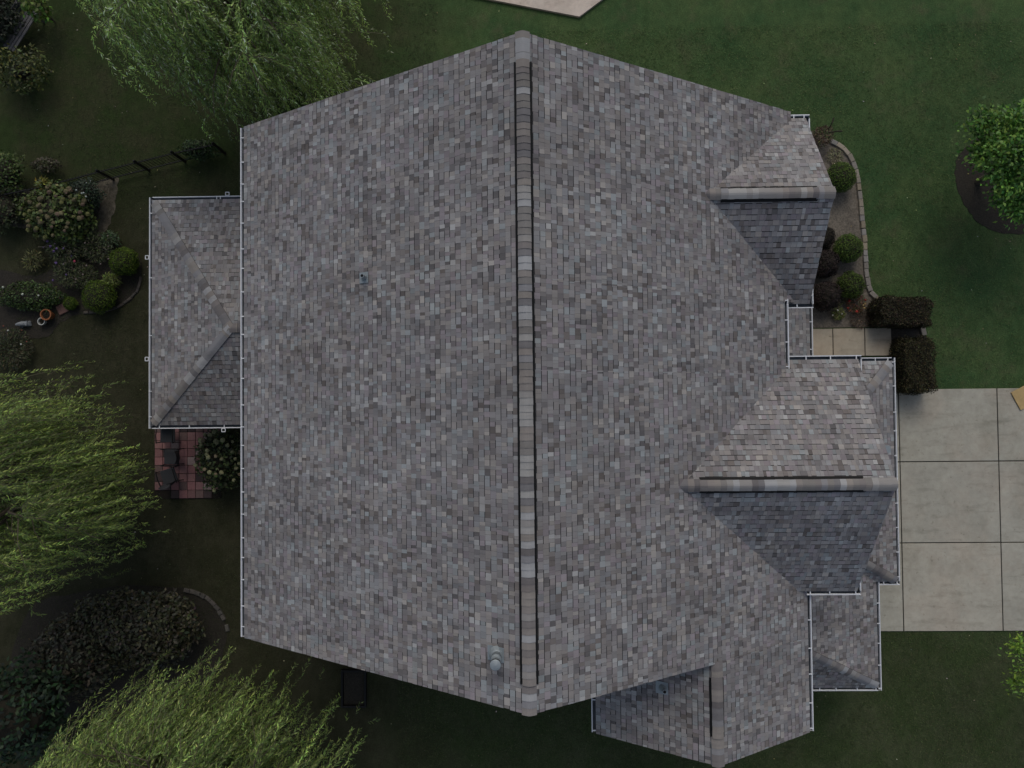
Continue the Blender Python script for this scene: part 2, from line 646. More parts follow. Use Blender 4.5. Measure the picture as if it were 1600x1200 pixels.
plane('roof', [(6.85, -4.97), (8.44, -4.97), (8.44, GY), (3.42, GY)], (0, GS, GZ - GS * GY))
# pent roofs over the garage doors
plane('porch_roof', [(11.1, 1.1), (8.0, -2.0), (8.0, -3.81), (11.1, -5.55)], (-PS, 0, LE + PS * 11.1))
plane('porch_roof', [(11.1, 1.1), (8.0, 1.1), (8.0, -2.0)], (0, -PS, LE + PS * 1.1))
plane('porch_roof', [(11.1, -5.55), (8.0, -3.81), (8.0, -4.3), (10.35, -5.55)], (0, 0.8, LE + 0.8 * 5.55))
plane('porch_roof.001', [(10.48, -8.71), (10.48, -5.45), (8.0, -4.1), (6.9, -4.1), (6.9, -6.70)], (-PS, 0, LE + PS * 10.48))
plane('porch_roof.001', [(10.48, -8.71), (6.9, -6.70), (6.9, -8.71)], (0, 0.8, LE + 0.8 * 8.71))
# front entry roof
plane('porch_roof.002', [(6.3, 1.2), (8.64, 1.2), (8.64, 4.0), (6.3, 4.0)], (-PS, 0, LE + PS * 8.64))
# back porch, hipped
AX, AY = -8.58, 2.2
TS, BS = PS * 3.0 / (6.36 - AY), PS * 3.0 / (AY + 0.64)
plane('porch_roof.003', [(-11.58, 6.36), (-11.58, -0.64), (AX, AY)], (PS, 0, LE + PS * 11.58))
plane('porch_roof.003', [(-11.58, 6.36), (AX, AY), (-7.1, AY), (-7.1, 6.36)], (0, -TS, LE + TS * 6.36))
plane('porch_roof.003', [(-11.58, -0.64), (-7.1, -0.64), (-7.1, AY), (AX, AY)], (0, BS, LE + BS * 0.64))

DECK = 0.03


def clip_poly(poly, a, b_, c):
    """keep the side a*x+b*y+c >= 0"""
    out = []
    n = len(poly)
    for i in range(n):
        p, q = poly[i], poly[(i + 1) % n]
        dp, dq = a * p[0] + b_ * p[1] + c, a * q[0] + b_ * q[1] + c
        if dp >= 0:
            out.append(p)
        if (dp >= 0) != (dq >= 0):
            t = dp / (dp - dq)
            out.append((p[0] + (q[0] - p[0]) * t, p[1] + (q[1] - p[1]) * t))
    return out


def ccw(poly):
    s = sum(poly[i][0] * poly[(i + 1) % len(poly)][1] - poly[(i + 1) % len(poly)][0] * poly[i][1] for i in range(len(poly)))
    return poly if s > 0 else poly[::-1]


# decks (one mesh per roof part): underlay on top, white soffit and fascia below
roofs = {}
for grp in dict.fromkeys(p[0] for p in planes):
    b = MB()
    for p in planes:
        if p[0] != grp:
            continue
        poly = ccw(p[1])
        a, b_, c = p[2]
        top = [(x, y, a * x + b_ * y + c) for x, y in poly]
        bot = [(x, y, z - 0.16) for x, y, z in top]
        b.poly(top, mi=0)
        b.poly(bot[::-1], mi=1)
        for i in range(len(top)):
            j = (i + 1) % len(top)
            b.poly([bot[i], bot[j], top[j], top[i]], mi=1)
    o = b.build(grp, [M['felt'], M['white']], house)
    roofs[grp] = o
roofs['porch_roof']['label'] = 'hipped pent roof over the garage doors'
roofs['porch_roof.001']['label'] = 'lower pent roof beside the garage gable, hipped at its far corner'
roofs['porch_roof.002']['label'] = 'narrow roof over the front entry'
roofs['porch_roof.003']['label'] = 'hipped roof over the back porch'

# shingle blend: greys, blue greys, browns and purplish greys
PAL = [(0.226, 0.219, 0.218), (0.208, 0.200, 0.201), (0.222, 0.207, 0.199), (0.211, 0.213, 0.221), (0.222, 0.200, 0.212),
       (0.294, 0.294, 0.292), (0.280, 0.264, 0.248), (0.246, 0.264, 0.270), (0.132, 0.126, 0.128), (0.142, 0.128, 0.122), (0.180, 0.166, 0.168)]
PW = [0.14, 0.14, 0.12, 0.11, 0.10, 0.08, 0.07, 0.07, 0.075, 0.065, 0.06]
PWC = np.cumsum(PW)


def pick_col(r):
    k = int(np.searchsorted(PWC, r.random() * PWC[-1]))
    v = r.uniform(0.9, 1.1)
    return tuple(c * v for c in PAL[min(k, len(PAL) - 1)])


EXPO = 0.143
cand = []                                       # (image size, grp, polygon 3d, colour)
EDGE = (0.03, 0.03, 0.03)
for pi, (grp, poly, (a, b_, c), (dx, dy), slope) in enumerate(planes):
    r = random.Random(100 + pi)
    cosr = 1 / math.sqrt(1 + slope * slope)
    ev = EXPO * cosr                            # plan depth of one course
    ux, uy = -dy, dx
    # v = plan distance upslope from a fixed origin so courses of coplanar pieces line up
    vs = [-(x * dx + y * dy) for x, y in poly]
    us = [x * ux + y * uy for x, y in poly]
    v0 = min(vs)
    if grp == 'roof' and (a, b_, c) == MR:
        v0 = -7.24
    n0 = math.floor((min(vs) - v0) / ev)
    k = n0
    poly = ccw(poly)
    while v0 + k * ev < max(vs):
        va, vb = v0 + k * ev, v0 + (k + 1) * ev
        u = min(us) - r.uniform(0, 0.3)
        high = r.random() < 0.5
        prev = None
        while u < max(us):
            w = r.choice((0.08, 0.09, 0.10, 0.105, 0.115, 0.13, 0.16) if high else (0.065, 0.08, 0.095, 0.11, 0.14))
            groove = 0.014 if r.random() < 0.46 else 0.002  # bared dark underlay stands in for printed band and contact shadow
            h_low = 0.013 if high else 0.007
            h_up = 0.003
            quad = [(-dx * vv + ux * uu, -dy * vv + uy * uu) for uu, vv in
                    ((u + 0.0012, va - 0.004), (u + w - 0.0012, va - 0.004), (u + w - 0.0012, vb - groove - 0.004), (u + 0.0012, vb - groove - 0.004))]
            q = ccw(quad)
            cl = q
            for i in range(len(poly)):
                p1, p2 = poly[i], poly[(i + 1) % len(poly)]
                ex, ey = p2[0] - p1[0], p2[1] - p1[1]
                L_ = math.hypot(ex, ey)
                # courses may overhang the eave a little
                cl = clip_poly(cl, -ey / L_, ex / L_, (ey * p1[0] - ex * p1[1]) / L_ + 0.012)
                if len(cl) < 3:
                    break
            if len(cl) >= 3:
                pts = []
                for x, y in cl:
                    vv = -(x * dx + y * dy)
                    t = min(1, max(0, (vv - va) / ev))
                    pts.append((x, y, a * x + b_ * y + c + 0.004 + h_low * (1 - t) + h_up * t))
                cx = sum(p[0] for p in pts) / len(pts)
                cy = sum(p[1] for p in pts) / len(pts)
                cz = sum(p[2] for p in pts) / len(pts)
                ar = abs(sum(cl[i][0] * cl[(i + 1) % len(cl)][1] - cl[(i + 1) % len(cl)][0] * cl[i][1] for i in range(len(cl)))) / 2
                size = ar / (CAM_H - cz) ** 2
                if high:
                    col = tuple(1.18 * k_ for k_ in pick_col(r))
                else:
                    col = tuple(0.96 * k_ for k_ in pick_col(r))
                if prev is not None and r.random() < 0.32:
                    col = tuple(0.5 * (p_ + q_) for p_, q_ in zip(col, prev))
                prev = col
                cand.append((size, grp, pts, col))
            u += w
            high = not high if r.random() < 0.8 else high
        k += 1


def shingle_into(b, pts, col):
    b.poly(pts, col)
    n = len(pts)
    for i in range(n):
        p, q = pts[i], pts[(i + 1) % n]
        b.poly([(p[0], p[1], p[2] - 0.014), (q[0], q[1], q[2] - 0.014), q, p], EDGE)


order = sorted((i for i, t in enumerate(cand) if t[1] == 'roof' and abs(sum(p[0] for p in t[2]) / len(t[2])) > 0.30),
               key=lambda i: -cand[i][0])[:300]
single = set(order)
fields = {g_: MB() for g_ in roofs}
for i, (sz, grp, pts, col) in enumerate(cand):
    if i in single:
        b = MB()
        shingle_into(b, pts, col)
        b.build('shingle', M['shingle'], roofs['roof'])
    else:
        shingle_into(fields[grp], pts, col)
for g_, b in fields.items():
    o = b.build('shingle', M['shingle'], roofs[g_])
    o['kind'] = 'stuff'


# ridge and hip caps: bent shingles lapped along the ridge, shared meshes in a dozen colours
def cap_mesh(bend, length, half, col, name='ridge_cap'):
    b = MB()
    n = 6
    ys = [-half + 2 * half * i / n for i in range(n + 1)]

    def prof(y):
        r_ = 0.05
        return -bend * (math.sqrt(y * y + r_ * r_) - r_)
    lo = [(0, y, prof(y) + 0.020) for y in ys]
    hi = [(length, y * 0.985, prof(y) + 0.007) for y in ys]
    for i in range(n):
        b.poly([lo[i], hi[i], hi[i + 1], lo[i + 1]], col)
        b.poly([(0, lo[i][1], lo[i][2] - 0.016), lo[i], lo[i + 1], (0, lo[i + 1][1], lo[i + 1][2] - 0.016)], EDGE)
    for s in (0, n):
        b.poly([lo[s], (lo[s][0], lo[s][1], lo[s][2] - 0.016), (hi[s][0], hi[s][1], hi[s][2] - 0.016), hi[s]], EDGE)
    me = bpy.data.meshes.new(name)
    me.from_pydata(b.v, [], b.f)
    att = me.attributes.new('Col', 'FLOAT_COLOR', 'CORNER')
    cols = np.ones((len(me.loops), 4), np.float32)
    cols[:, :3] = np.repeat(np.array(b.c, np.float32), [len(f) for f in b.f], axis=0)
    att.data.foreach_set('color', cols.ravel())
    me.materials.append(M['shingle'])
    me.update()
    return me


CAPCOL = [(0.235, 0.215, 0.20), (0.205, 0.195, 0.185), (0.255, 0.245, 0.235), (0.29, 0.285, 0.275), (0.22, 0.22, 0.23),
          (0.17, 0.16, 0.16), (0.20, 0.185, 0.18), (0.30, 0.305, 0.31), (0.245, 0.225, 0.205), (0.185, 0.18, 0.185)]


def caps(A, B, up, bend, half, expo, parent, seed, lift=0.02):
    A, B = Vector(A), Vector(B)
    d = (B - A).normalized()
    up = Vector(up).normalized()
    yv = up.cross(d).normalized()
    zv = d.cross(yv).normalized()
    r = random.Random(seed)
    meshes = [cap_mesh(bend, expo + 0.03, half, tuple(0.98 * (0.22 + 1.35 * (0.7 * q + 0.3 * sum(c_) / 3 - 0.22)) for q in c_)) for c_ in CAPCOL]
    n = int((B - A).length / expo)
    k = 0
    inv = rel(parent)
    for i in range(n + 1):
        p = A + d * min(i * expo, (B - A).length - expo - 0.01) + zv * lift
        k = k if r.random() < 0.15 else r.randrange(len(meshes))
        o = bpy.data.objects.new('ridge_cap', meshes[k])
        C.objects.link(o)
        o.parent = parent
        m = Matrix((d, yv, zv)).transposed().to_4x4()
        m.translation = p + yv * r.uniform(-0.004, 0.004)
        o.matrix_basis = inv @ m


def ridge_vent(A, B, bend, half, parent, lift):
    """black louvred strip under the caps"""
    A, B = Vector(A), Vector(B)
    d = (B - A).normalized()
    y = Vector((0, 0, 1)).cross(d).normalized()
    b = MB()
    secs = [(-half, -bend * half), (0, 0), (half, -bend * half)]
    for P0, P1 in ((A, B),):
        lo0 = [P0 + y * s + Vector((0, 0, z)) for s, z in secs]
        lo1 = [P1 + y * s + Vector((0, 0, z)) for s, z in secs]
        hi0 = [p + Vector((0, 0, lift)) for p in lo0]
        hi1 = [p + Vector((0, 0, lift)) for p in lo1]
        for i in range(2):
            b.poly([hi0[i], hi1[i], hi1[i + 1], hi0[i + 1]])
        for s in (0, 2):
            b.poly([lo0[s], lo1[s], hi1[s], hi0[s]])
        for lo, hi in ((lo0, hi0), (lo1, hi1)):
            b.poly([lo[0], lo[1], hi[1], hi[0]])
            b.poly([lo[1], lo[2], hi[2], hi[1]])
    b.build('ridge_vent', M['vent_black'], parent)


RF = roofs['roof']
ridge_vent((0, -5.66, ZR), (0, 6.91, ZR), SL, 0.183, RF, 0.05)
caps((0, -6.25, ZR), (0, -5.66, ZR), (0, 0, 1), SL, 0.15, EXPO, RF, 1, 0.025)
caps((0, -5.66, ZR), (0, 6.91, ZR), (0, 0, 1), SL, 0.138, EXPO, RF, 2, 0.05)
caps((0, 7.51, ZR), (0, 6.91, ZR), (0, 0, 1), SL, 0.15, EXPO, RF, 3, 0.025)
ridge_vent((4.72, UY, UZ), (7.02, UY, UZ), US, 0.180, RF, 0.05)
caps((7.42, UY, UZ), (7.0, UY, UZ), (0, 0, 1), US, 0.15, EXPO, RF, 4, 0.025)
caps((7.02, UY, UZ), (4.72, UY, UZ), (0, 0, 1), US, 0.13, EXPO, RF, 5, 0.05)
caps((4.72, UY, UZ), (4.27, UY, UZ), (0, 0, 1), US, 0.14, EXPO, RF, 6, 0.025)
ridge_vent((3.98, GY, GZ), (7.72, GY, GZ), GS, 0.182, RF, 0.05)
caps((8.46, GY, GZ), (7.72, GY, GZ), (0, 0, 1), GS, 0.15, EXPO, RF, 7, 0.025)
caps((7.72, GY, GZ), (3.98, GY, GZ), (0, 0, 1), GS, 0.13, EXPO, RF, 8, 0.05)
caps((3.98, GY, GZ), (3.45, GY, GZ), (0, 0, 1), GS, 0.15, EXPO, RF, 9, 0.025)
WZ = ZR - SL * 4.43
ridge_vent((4.43, -7.98, WZ), (4.43, -6.6, WZ), SL, 0.168, RF, 0.04)
caps((4.43, -8.65, WZ), (4.43, -7.98, WZ), (0, 0, 1), SL, 0.15, EXPO, RF, 10, 0.025)
caps((4.43, -7.98, WZ), (4.43, -6.2, WZ), (0, 0, 1), SL, 0.135, EXPO, RF, 12, 0.05)
# hips
PR = roofs['porch_roof.003']
AZ = LE + PS * 3.0
caps((-11.50, 6.27, LE + 0.03), (AX, AY, AZ), (-0.3, 0.25, 1), 0.26, 0.135, EXPO + 0.03, PR, 13, 0.013)
caps((-11.52, -0.58, LE + 0.03), (AX, AY, AZ), (-0.3, -0.3, 1), 0.30, 0.135, EXPO + 0.03, PR, 14, 0.013)
caps((-7.15, AY, AZ), (AX, AY, AZ), (0, 0, 1), 0.40, 0.135, EXPO + 0.03, PR, 15, 0.013)
P1 = roofs['porch_roof']
caps((11.04, 1.04, LE + 0.03), (8.6, -1.4, LE + PS * 2.5), (0.3, 0.3, 1), 0.30, 0.135, EXPO + 0.03, P1, 16, 0.013)
caps((11.05, -5.52, LE + 0.03), (8.2, -3.92, LE + PS * 2.9), (0.3, -0.6, 1), 0.40, 0.135, EXPO + 0.03, P1, 17, 0.013)
P2 = roofs['porch_roof.001']
caps((10.42, -8.66, LE + 0.03), (7.1, -6.81, LE + PS * 3.38), (0.3, -0.6, 1), 0.40, 0.135, EXPO + 0.03, P2, 18, 0.008)


# walls below the eaves
def wall_prism(pts, z0, z1, name='wall'):
    b = MB()
    pts = ccw(pts)
    n = len(pts)
    for i in range(n):
        p, q = pts[i], pts[(i + 1) % n]
        L_ = math.hypot(q[0] - p[0], q[1] - p[1])
        nx, ny = (q[1] - p[1]) / L_, -(q[0] - p[0]) / L_
        z = z0
        while z < z1 - 0.01:                    # lap siding boards
            zt = min(z1, z + 0.18)
            o = 0.018
            b.poly([(p[0] + nx * o, p[1] + ny * o, z), (q[0] + nx * o, q[1] + ny * o, z), (q[0], q[1], zt), (p[0], p[1], zt)])
            b.poly([(p[0], p[1], z), (q[0], q[1], z), (q[0] + nx * o, q[1] + ny * o, z), (p[0] + nx * o, p[1] + ny * o, z)])
            z = zt
    return b.build(name, M['siding'], house)


wall_prism([(-7.1, -5.95), (6.25, -5.95), (6.25, 7.2), (-7.1, 7.2)], -0.05, 5.35)
wall_prism([(6.25, 2.85), (7.0, 2.85), (7.0, 6.95), (6.25, 6.95)], -0.05, 5.6)
wall_prism([(6.25, -4.6), (8.02, -4.6), (8.02, 0.6), (6.25, 0.6)], -0.05, 5.7)
wall_prism([(2.1, -8.3), (6.85, -8.3), (6.85, -5.95), (2.1, -5.95)], -0.05, 5.5)
wall_prism([(8.02, -5.2), (10.7, -5.2), (10.7, 0.7), (8.02, 0.7)], -0.05, 2.62)
wall_prism([(6.85, -8.3), (10.1, -8.3), (10.1, -5.2), (6.85, -5.2)], -0.05, 2.62)
# gable walls
for x0, yc, half, zr, sl_ in ((8.02, GY, 2.55, GZ, GS), (7.0, UY, 2.0, UZ, US)):
    b = MB()
    zl = zr - 0.2 - sl_ * half
    for x in (x0, x0 - 0.1):
        b.poly([(x, yc - half, zl), (x, yc + half, zl), (x, yc, zr - 0.2)])
    b.build('gable_wall', M['siding'], house)
for yb, s in ((7.2, 1), (-5.95, -1)):
    b = MB()
    zl = ZR - 0.2 - SL * 7.1
    b.poly([(-7.1, yb, zl), (6.9, yb, zl), (0, yb, ZR - 0.2)])
    b.build('gable_wall', M['siding'], house)
b = MB()
b.poly([(2.1, -8.3, 5.4), (6.85, -8.3, 5.4), (6.85, -8.3, WZ - 0.2 - SL * 2.42), (4.43, -8.3, WZ - 0.2), (2.1, -8.3, WZ - 0.2 - SL * 2.33)])
b.build('gable_wall', M['siding'], house)
for x, y in ((-11.3, 6.1), (-11.3, -0.4), (-11.3, 3.9), (-11.3, 1.8), (-9.2, -0.4), (-9.2, 6.1)):
    b = MB()
    b.box((x, y, LE / 2 - 0.1), (0.13, 0.13, LE - 0.1), bevel=0.01)
    b.build('porch_post', M['white'], house)


# gutters
def gutter(p, q, out, z, brackets=(), width=0.105, ext=(0, 0)):
    """K-style gutter from p to q (xy of its inner edge), out = outward xy direction"""
    p, q = Vector((*p, 0)), Vector((*q, 0))
    d = (q - p).normalized()
    p = p - d * ext[0]
    q = q + d * ext[1]
    o = Vector((*out, 0))
    prof = [(0.0, 0.0, 0), (0.0, -0.10, 1), (0.062, -0.10, 1), (0.075, -0.05, 0), (width, -0.012, 0), (width, 0.004, 0),
            (width - 0.024, 0.004, 0), (width - 0.024, -0.008, 0)]
    b = MB()
    P = lambda e, s, h: (e.x + o.x * s, e.y + o.y * s, z + h)
    for i in range(len(prof) - 1):
        s0, h0, m0 = prof[i]
        s1, h1, _ = prof[i + 1]
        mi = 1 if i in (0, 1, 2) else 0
        b.poly([P(p, s0, h0), P(q, s0, h0), P(q, s1, h1), P(p, s1, h1)], mi=mi)
    # outer skin set 3 mm outside the inner one
    sk = [(width + 0.003, 0.002), (width + 0.003, -0.015), (0.080, -0.055), (0.066, -0.106), (0.0, -0.106)]
    for i in range(len(sk) - 1):
        b.poly([P(p, *sk[i]), P(p, *sk[i + 1]), P(q, *sk[i + 1]), P(q, *sk[i])])
    for e in (p, q):
        b.poly([P(e, 0, -0.012), P(e, 0, -0.104), P(e, 0.062, -0.104), P(e, 0.075, -0.05), P(e, width, -0.012)])
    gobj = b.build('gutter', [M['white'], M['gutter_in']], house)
    L_ = (q - p).length
    for t in brackets:
        c = p + d * (t * L_) + o * (width * 0.42)
        bb = MB()
        bb.box((c.x, c.y, z + 0.008), (0.028 if abs(d.x) > .5 else width * 0.9, 0.028 if abs(d.y) > .5 else width * 0.9, 0.012), bevel=0.003)
        bb.build('gutter_bracket', M['white'], gobj)
    return gobj


def spread(n, seed=0, a=0.02, e=0.98):
    r = random.Random(seed)
    return [a + (e - a) * (i + r.uniform(-0.12, 0.12)) / max(1, n - 1) if 0 < i < n - 1 else (a if i == 0 else e) for i in range(n)]


zL = ZR - SL * 7.57 - 0.02
gutter((-7.575, -6.22), (-7.575, 7.48), (-1, 0), zL, spread(23, 1))
z = ZR - SL * 6.67 - 0.02
gutter((6.675, 0.62), (6.675, 2.56), (1, 0), z, spread(4, 2, 0.1))
z = ZR - SL * 7.24 - 0.02
gutter((7.245, -8.62), (7.245, -5.02), (1, 0), z, spread(6, 3))
z = ZR - SL * 4.43 - SL * 2.71 - 0.02
gutter((1.715, -8.62), (1.715, -6.0), (-1, 0), z, spread(4, 4))
zu = UZ - US * 2.44 - 0.02
gutter((6.93, 7.345), (7.42, 7.345), (0, 1), zu, (0.3, 0.75), ext=(0, 0.10))
gutter((7.42, 6.86), (7.42, 7.345), (1, 0), zu, (0.5,))
gutter((6.75, 2.455), (7.42, 2.455), (0, -1), zu, (0.45,), ext=(0, 0.10))
gutter((7.42, 2.455), (7.42, 3.02), (1, 0), zu, (0.4,))
zg = GZ - GS * 2.98 - 0.02
gutter((6.8, 0.995), (8.60, 0.995), (0, 1), zg, (0.25, 0.58, 0.93), ext=(0, 0.10))
gutter((8.60, 0.52), (8.60, 0.995), (1, 0), zg, (0.45,))
gutter((7.24, -4.975), (8.46, -4.975), (0, -1), zg, (0.06, 0.42, 0.9), ext=(0.06, 0.10))
gutter((8.46, -4.975), (8.46, -4.48), (1, 0), zg, (0.35,))
zp = LE - 0.02
gutter((11.105, -5.55), (11.105, 1.1), (1, 0), zp, spread(10, 5), ext=(0.0, 0.1))
gutter((8.2, 1.105), (11.105, 1.105), (0, 1), zp, (0.83, 0.96))
gutter((10.59, -5.555), (11.105, -5.555), (0, -1), zp, (0.2, 0.85), ext=(0, 0.1))
gutter((10.485, -8.71), (10.485, -5.45), (1, 0), zp, spread(6, 6), ext=(0.1, 0))
gutter((6.95, -8.715), (10.485, -8.715), (0, -1), zp, spread(7, 7))
gutter((8.645, 1.2), (8.645, 4.0), (1, 0), zp, (0.1, 0.4, 0.75))
gutter((-11.585, -0.64), (-11.585, 6.36), (-1, 0), zp, (0.05, 0.16, 0.40, 0.65, 0.93), ext=(0.1, 0.1))
gutter((-11.585, 6.365), (-7.7, 6.365), (0, 1), zp, (0.52, 0.55, 0.87))
gutter((-11.585, -0.645), (-7.7, -0.645), (0, -1), zp, (0.06, 0.30, 0.58, 0.80))


def loop_hook(x, y, out, z):
    """small open square loop clipped on the lip of a gutter"""
    b = MB()
    ox, oy = out
    px, py = -oy, ox
    w = 0.055
    ring = [(0.0, -w), (0.10, -w), (0.10, w), (0.0, w)]
    for i in range(4):
        s0, t0 = ring[i]
        s1, t1 = ring[(i + 1) % 4]
        b.tube([(x + ox * s0 + px * t0, y + oy * s0 + py * t0, z), (x + ox * s1 + px * t1, y + oy * s1 + py * t1, z)], 0.014, n=6)
    b.build('gutter_hook', M['white'], house)


hk = at(231, 402, LE)
loop_hook(-11.70, hk[1], (-1, 0), zp + 0.01)
loop_hook(-11.70, at(231, 561, LE)[1], (-1, 0), zp + 0.01)
loop_hook(at(355, 303, LE)[0], 6.48, (0, 1), zp + 0.01)
loop_hook(at(349, 671, LE)[0], -0.76, (0, -1), zp + 0.01)


# roof penetrations
def roof_z(x, y, left):
    return ZR - SL * abs(x) if left else ZR - SL * 4.43 - SL * (4.43 - x)


def vent_pipe(x, y, zb, slope_dir, height, rad, flash, capped, label):
    t = MB()
    prof = [(rad, -0.1), (rad, height), (rad * 0.78, height), (rad * 0.78, height - 0.12), (0.0, height - 0.12)]
    if capped:
        prof = [(rad, -0.1), (rad, height * 0.45), (rad * 1.18, height * 0.46), (rad * 1.18, height * 0.55), (rad, height * 0.56), (rad, height - 0.09),
                (rad * 1.25, height - 0.085), (rad * 1.25, height - 0.012)]
    t.lathe(prof, (x, y, zb), n=20, mi=0)
    if capped:
        t.lathe([(rad * 1.25, height - 0.012), (rad * 1.02, height), (0.0, height + 0.012)], (x, y, zb), n=20, mi=0)
        t.lathe([(rad * 1.26, height - 0.05), (rad * 1.30, height - 0.03), (rad * 1.26, height - 0.01)], (x, y, zb), n=20, mi=1)
    p = t.build('vent_pipe', [M['galv'], M['dark_hole']], house, smooth=capped)
    p['label'] = label
    if not capped:
        k = MB()
        k.lathe([(rad * 0.77, height - 0.004), (0.0, height - 0.004)], (x, y, zb), n=16)
        k.build('pipe_opening', M['dark_hole'], p)
    f = MB()
    w, l = flash
    ang = math.atan(SL) * slope_dir
    m = Matrix.Rotation(ang, 3, 'Y')
    f.box((x + 0.02 * slope_dir, y, zb + 0.026), (l, w, 0.008), mat=m, bevel=0.002)
    f.lathe([(rad * 1.9, 0.0), (rad * 1.25, 0.09), (rad * 1.02, 0.11)], (x, y, zb + 0.02), n=16)
    f.build('flashing', M['galv'], p)


vx, vy, _ = at(570, 434, 7.9)
vent_pipe(vx, vy, roof_z(vx, vy, True), -1, 0.30, 0.045, (0.26, 0.28), False, 'short plumbing vent on the back slope')
vx, vy, _ = at(776, 1022, 9.85)
vent_pipe(vx, vy, roof_z(vx, vy, True), -1, 0.66, 0.088, (0.30, 0.40), True, 'capped metal flue near the ridge')
vx, vy, _ = at(1038, 1080, 7.0)
vent_pipe(vx, vy, roof_z(vx, vy, False), -1, 0.28, 0.05, (0.30, 0.32), False, 'short plumbing vent on the dark slope of the small gable')
# box added as a stand-in for the dark notch at the garage gable's foot
hx, hy, _ = at(1390, 703, 3.2)
b = MB()
b.mesh([(hx - 0.25, hy - 0.14, LE + PS * (11.1 - hx + 0.25) - 0.02), (hx + 0.16, hy - 0.12, LE + PS * (11.1 - hx - 0.16) - 0.02),
        (hx + 0.16, hy + 0.12, LE + PS * (11.1 - hx - 0.16) - 0.02), (hx - 0.25, hy + 0.14, LE + PS * (11.1 - hx + 0.25) - 0.02),
        (hx - 0.20, hy - 0.12, LE + PS * (11.1 - hx + 0.25) + 0.05), (hx + 0.14, hy - 0.10, LE + PS * (11.1 - hx) + 0.10),
        (hx + 0.14, hy + 0.10, LE + PS * (11.1 - hx) + 0.10), (hx - 0.20, hy + 0.12, LE + PS * (11.1 - hx + 0.25) + 0.05)],
       [(4, 5, 6, 7), (0, 1, 5, 4), (1, 2, 6, 5), (2, 3, 7, 6), (3, 0, 4, 7)])
b.build('dark_notch_box', M['galv'], house)

# ------------------------------------------------------------------ planting beds, stones, pavers
STONE = [(0.23, 0.205, 0.165), (0.27, 0.235, 0.185), (0.19, 0.175, 0.155), (0.245, 0.21, 0.155), (0.21, 0.20, 0.185)]


def stone_row(parent, line, n, wid, hgt, cols, seed, z0=0.0, gap=0.012):
    """edging stones laid end to end along a curve, each its own object"""
    r = random.Random(seed)
    P = [np.array(p[:2]) for p in line]
    seg = [np.linalg.norm(P[i + 1] - P[i]) for i in range(len(P) - 1)]
    cum = np.concatenate([[0], np.cumsum(seg)])

    def pt(s):
        i = int(np.clip(np.searchsorted(cum, s) - 1, 0, len(seg) - 1))
        t = (s - cum[i]) / seg[i]
        return P[i] + (P[i + 1] - P[i]) * t
    cuts = [0]
    for i in range(n):
        cuts.append(cuts[-1] + r.uniform(0.8, 1.2))
    cuts = [c * cum[-1] / cuts[-1] for c in cuts]
    for i in range(n):
        a, e = pt(cuts[i]), pt(cuts[i + 1])
        mid, dv = (a + e) / 2, e - a
        L_ = np.linalg.norm(dv)
        b = MB()
        col = tuple(np.array(r.choice(cols)) * r.uniform(0.8, 1.15))
        h = hgt * r.uniform(0.85, 1.1)
        b.box((mid[0] + r.uniform(-.01, .01), mid[1] + r.uniform(-.01, .01), z0 + h / 2), (L_ - gap, wid * r.uniform(0.9, 1.08), h), col,
              rz=math.atan2(dv[1], dv[0]) + r.uniform(-0.05, 0.05), bevel=0.014)
        b.build('edging_stone', M['stone'], parent)


def G(pts):
    return [at(u, v) for u, v in pts]


edge = [(1296, 220), (1312, 229), (1322, 237), (1330, 250), (1336, 265), (1340, 285), (1342, 305), (1345, 330), (1347, 355), (1350, 380),
        (1351, 405), (1353, 430), (1356, 450), (1362, 462), (1376, 470)]
ge = G(edge)
bed = ge + [at(1420, 475), at(1440, 512)] + [(12.5, 2.40), (9.0, 2.40), (6.9, 2.4), (6.9, 8.0)] + [at(1268, 205), at(1285, 214)]
front_bed = flat('front_bed', bed, 0.02, M['mulch_pale'], 0.02)
stone_row(front_bed, ge, 24, 0.15, 0.10, STONE, 5)
hb = flat('hedge_bed', [(12.42, 2.42), at(1440, 505), at(1452, 540), at(1462, 612), (12.3, 0.20), (11.3, 0.20), (11.3, 1.38), (12.50, 1.38)], 0.014, M['mulch'], 0.01)
b = MB()
x, y, _ = at(1440, 515)
b.box((x, y, 0.06), (0.17, 0.42, 0.11), STONE[2], rz=0.25, bevel=0.02)
b.build('edging_stone', M['stone'], hb)
# ring of black mulch under the tree on the right
c = at(1583, 282)
ring = smooth_outline([(c[0] + 1.95 * math.cos(a) * (1 + 0.06 * math.sin(3 * a)), c[1] + 1.85 * math.sin(a)) for a in np.linspace(0, 2 * math.pi, 14, endpoint=False)], 6, 0.03, 4)
flat('tree_ring', ring, 0.012, M['mulch_black'], 0.012)
# back garden bed with its sandy rim
rim = smooth_outline(G([(183, 278), (182, 300), (180, 322), (172, 350), (158, 372), (135, 385), (90, 380), (60, 360), (0, 352), (-60, 330), (-60, 270),
                        (0, 285), (60, 300), (110, 292), (150, 284)]), 5, 0.04, 5)
flat('sandy_rim', rim, 0.008, M['sand'], 0.006)
inner = smooth_outline(G([(150, 300), (158, 318), (150, 345), (135, 370), (100, 378), (50, 355), (0, 350), (-60, 330), (-60, 285), (0, 300), (60, 305), (110, 297)]), 5, 0.05, 6)
flat('back_bed', inner, 0.013, M['mulch'], 0.006)
bed2 = smooth_outline(G([(218, 400), (222, 440), (205, 468), (175, 485), (135, 490), (100, 500), (75, 525), (30, 530), (-60, 520), (-60, 420), (60, 430), (110, 390), (150, 370), (195, 385)]), 5, 0.04, 7)
lower_bed = flat('flower_bed', bed2, 0.010, M['mulch_black'], 0.008)
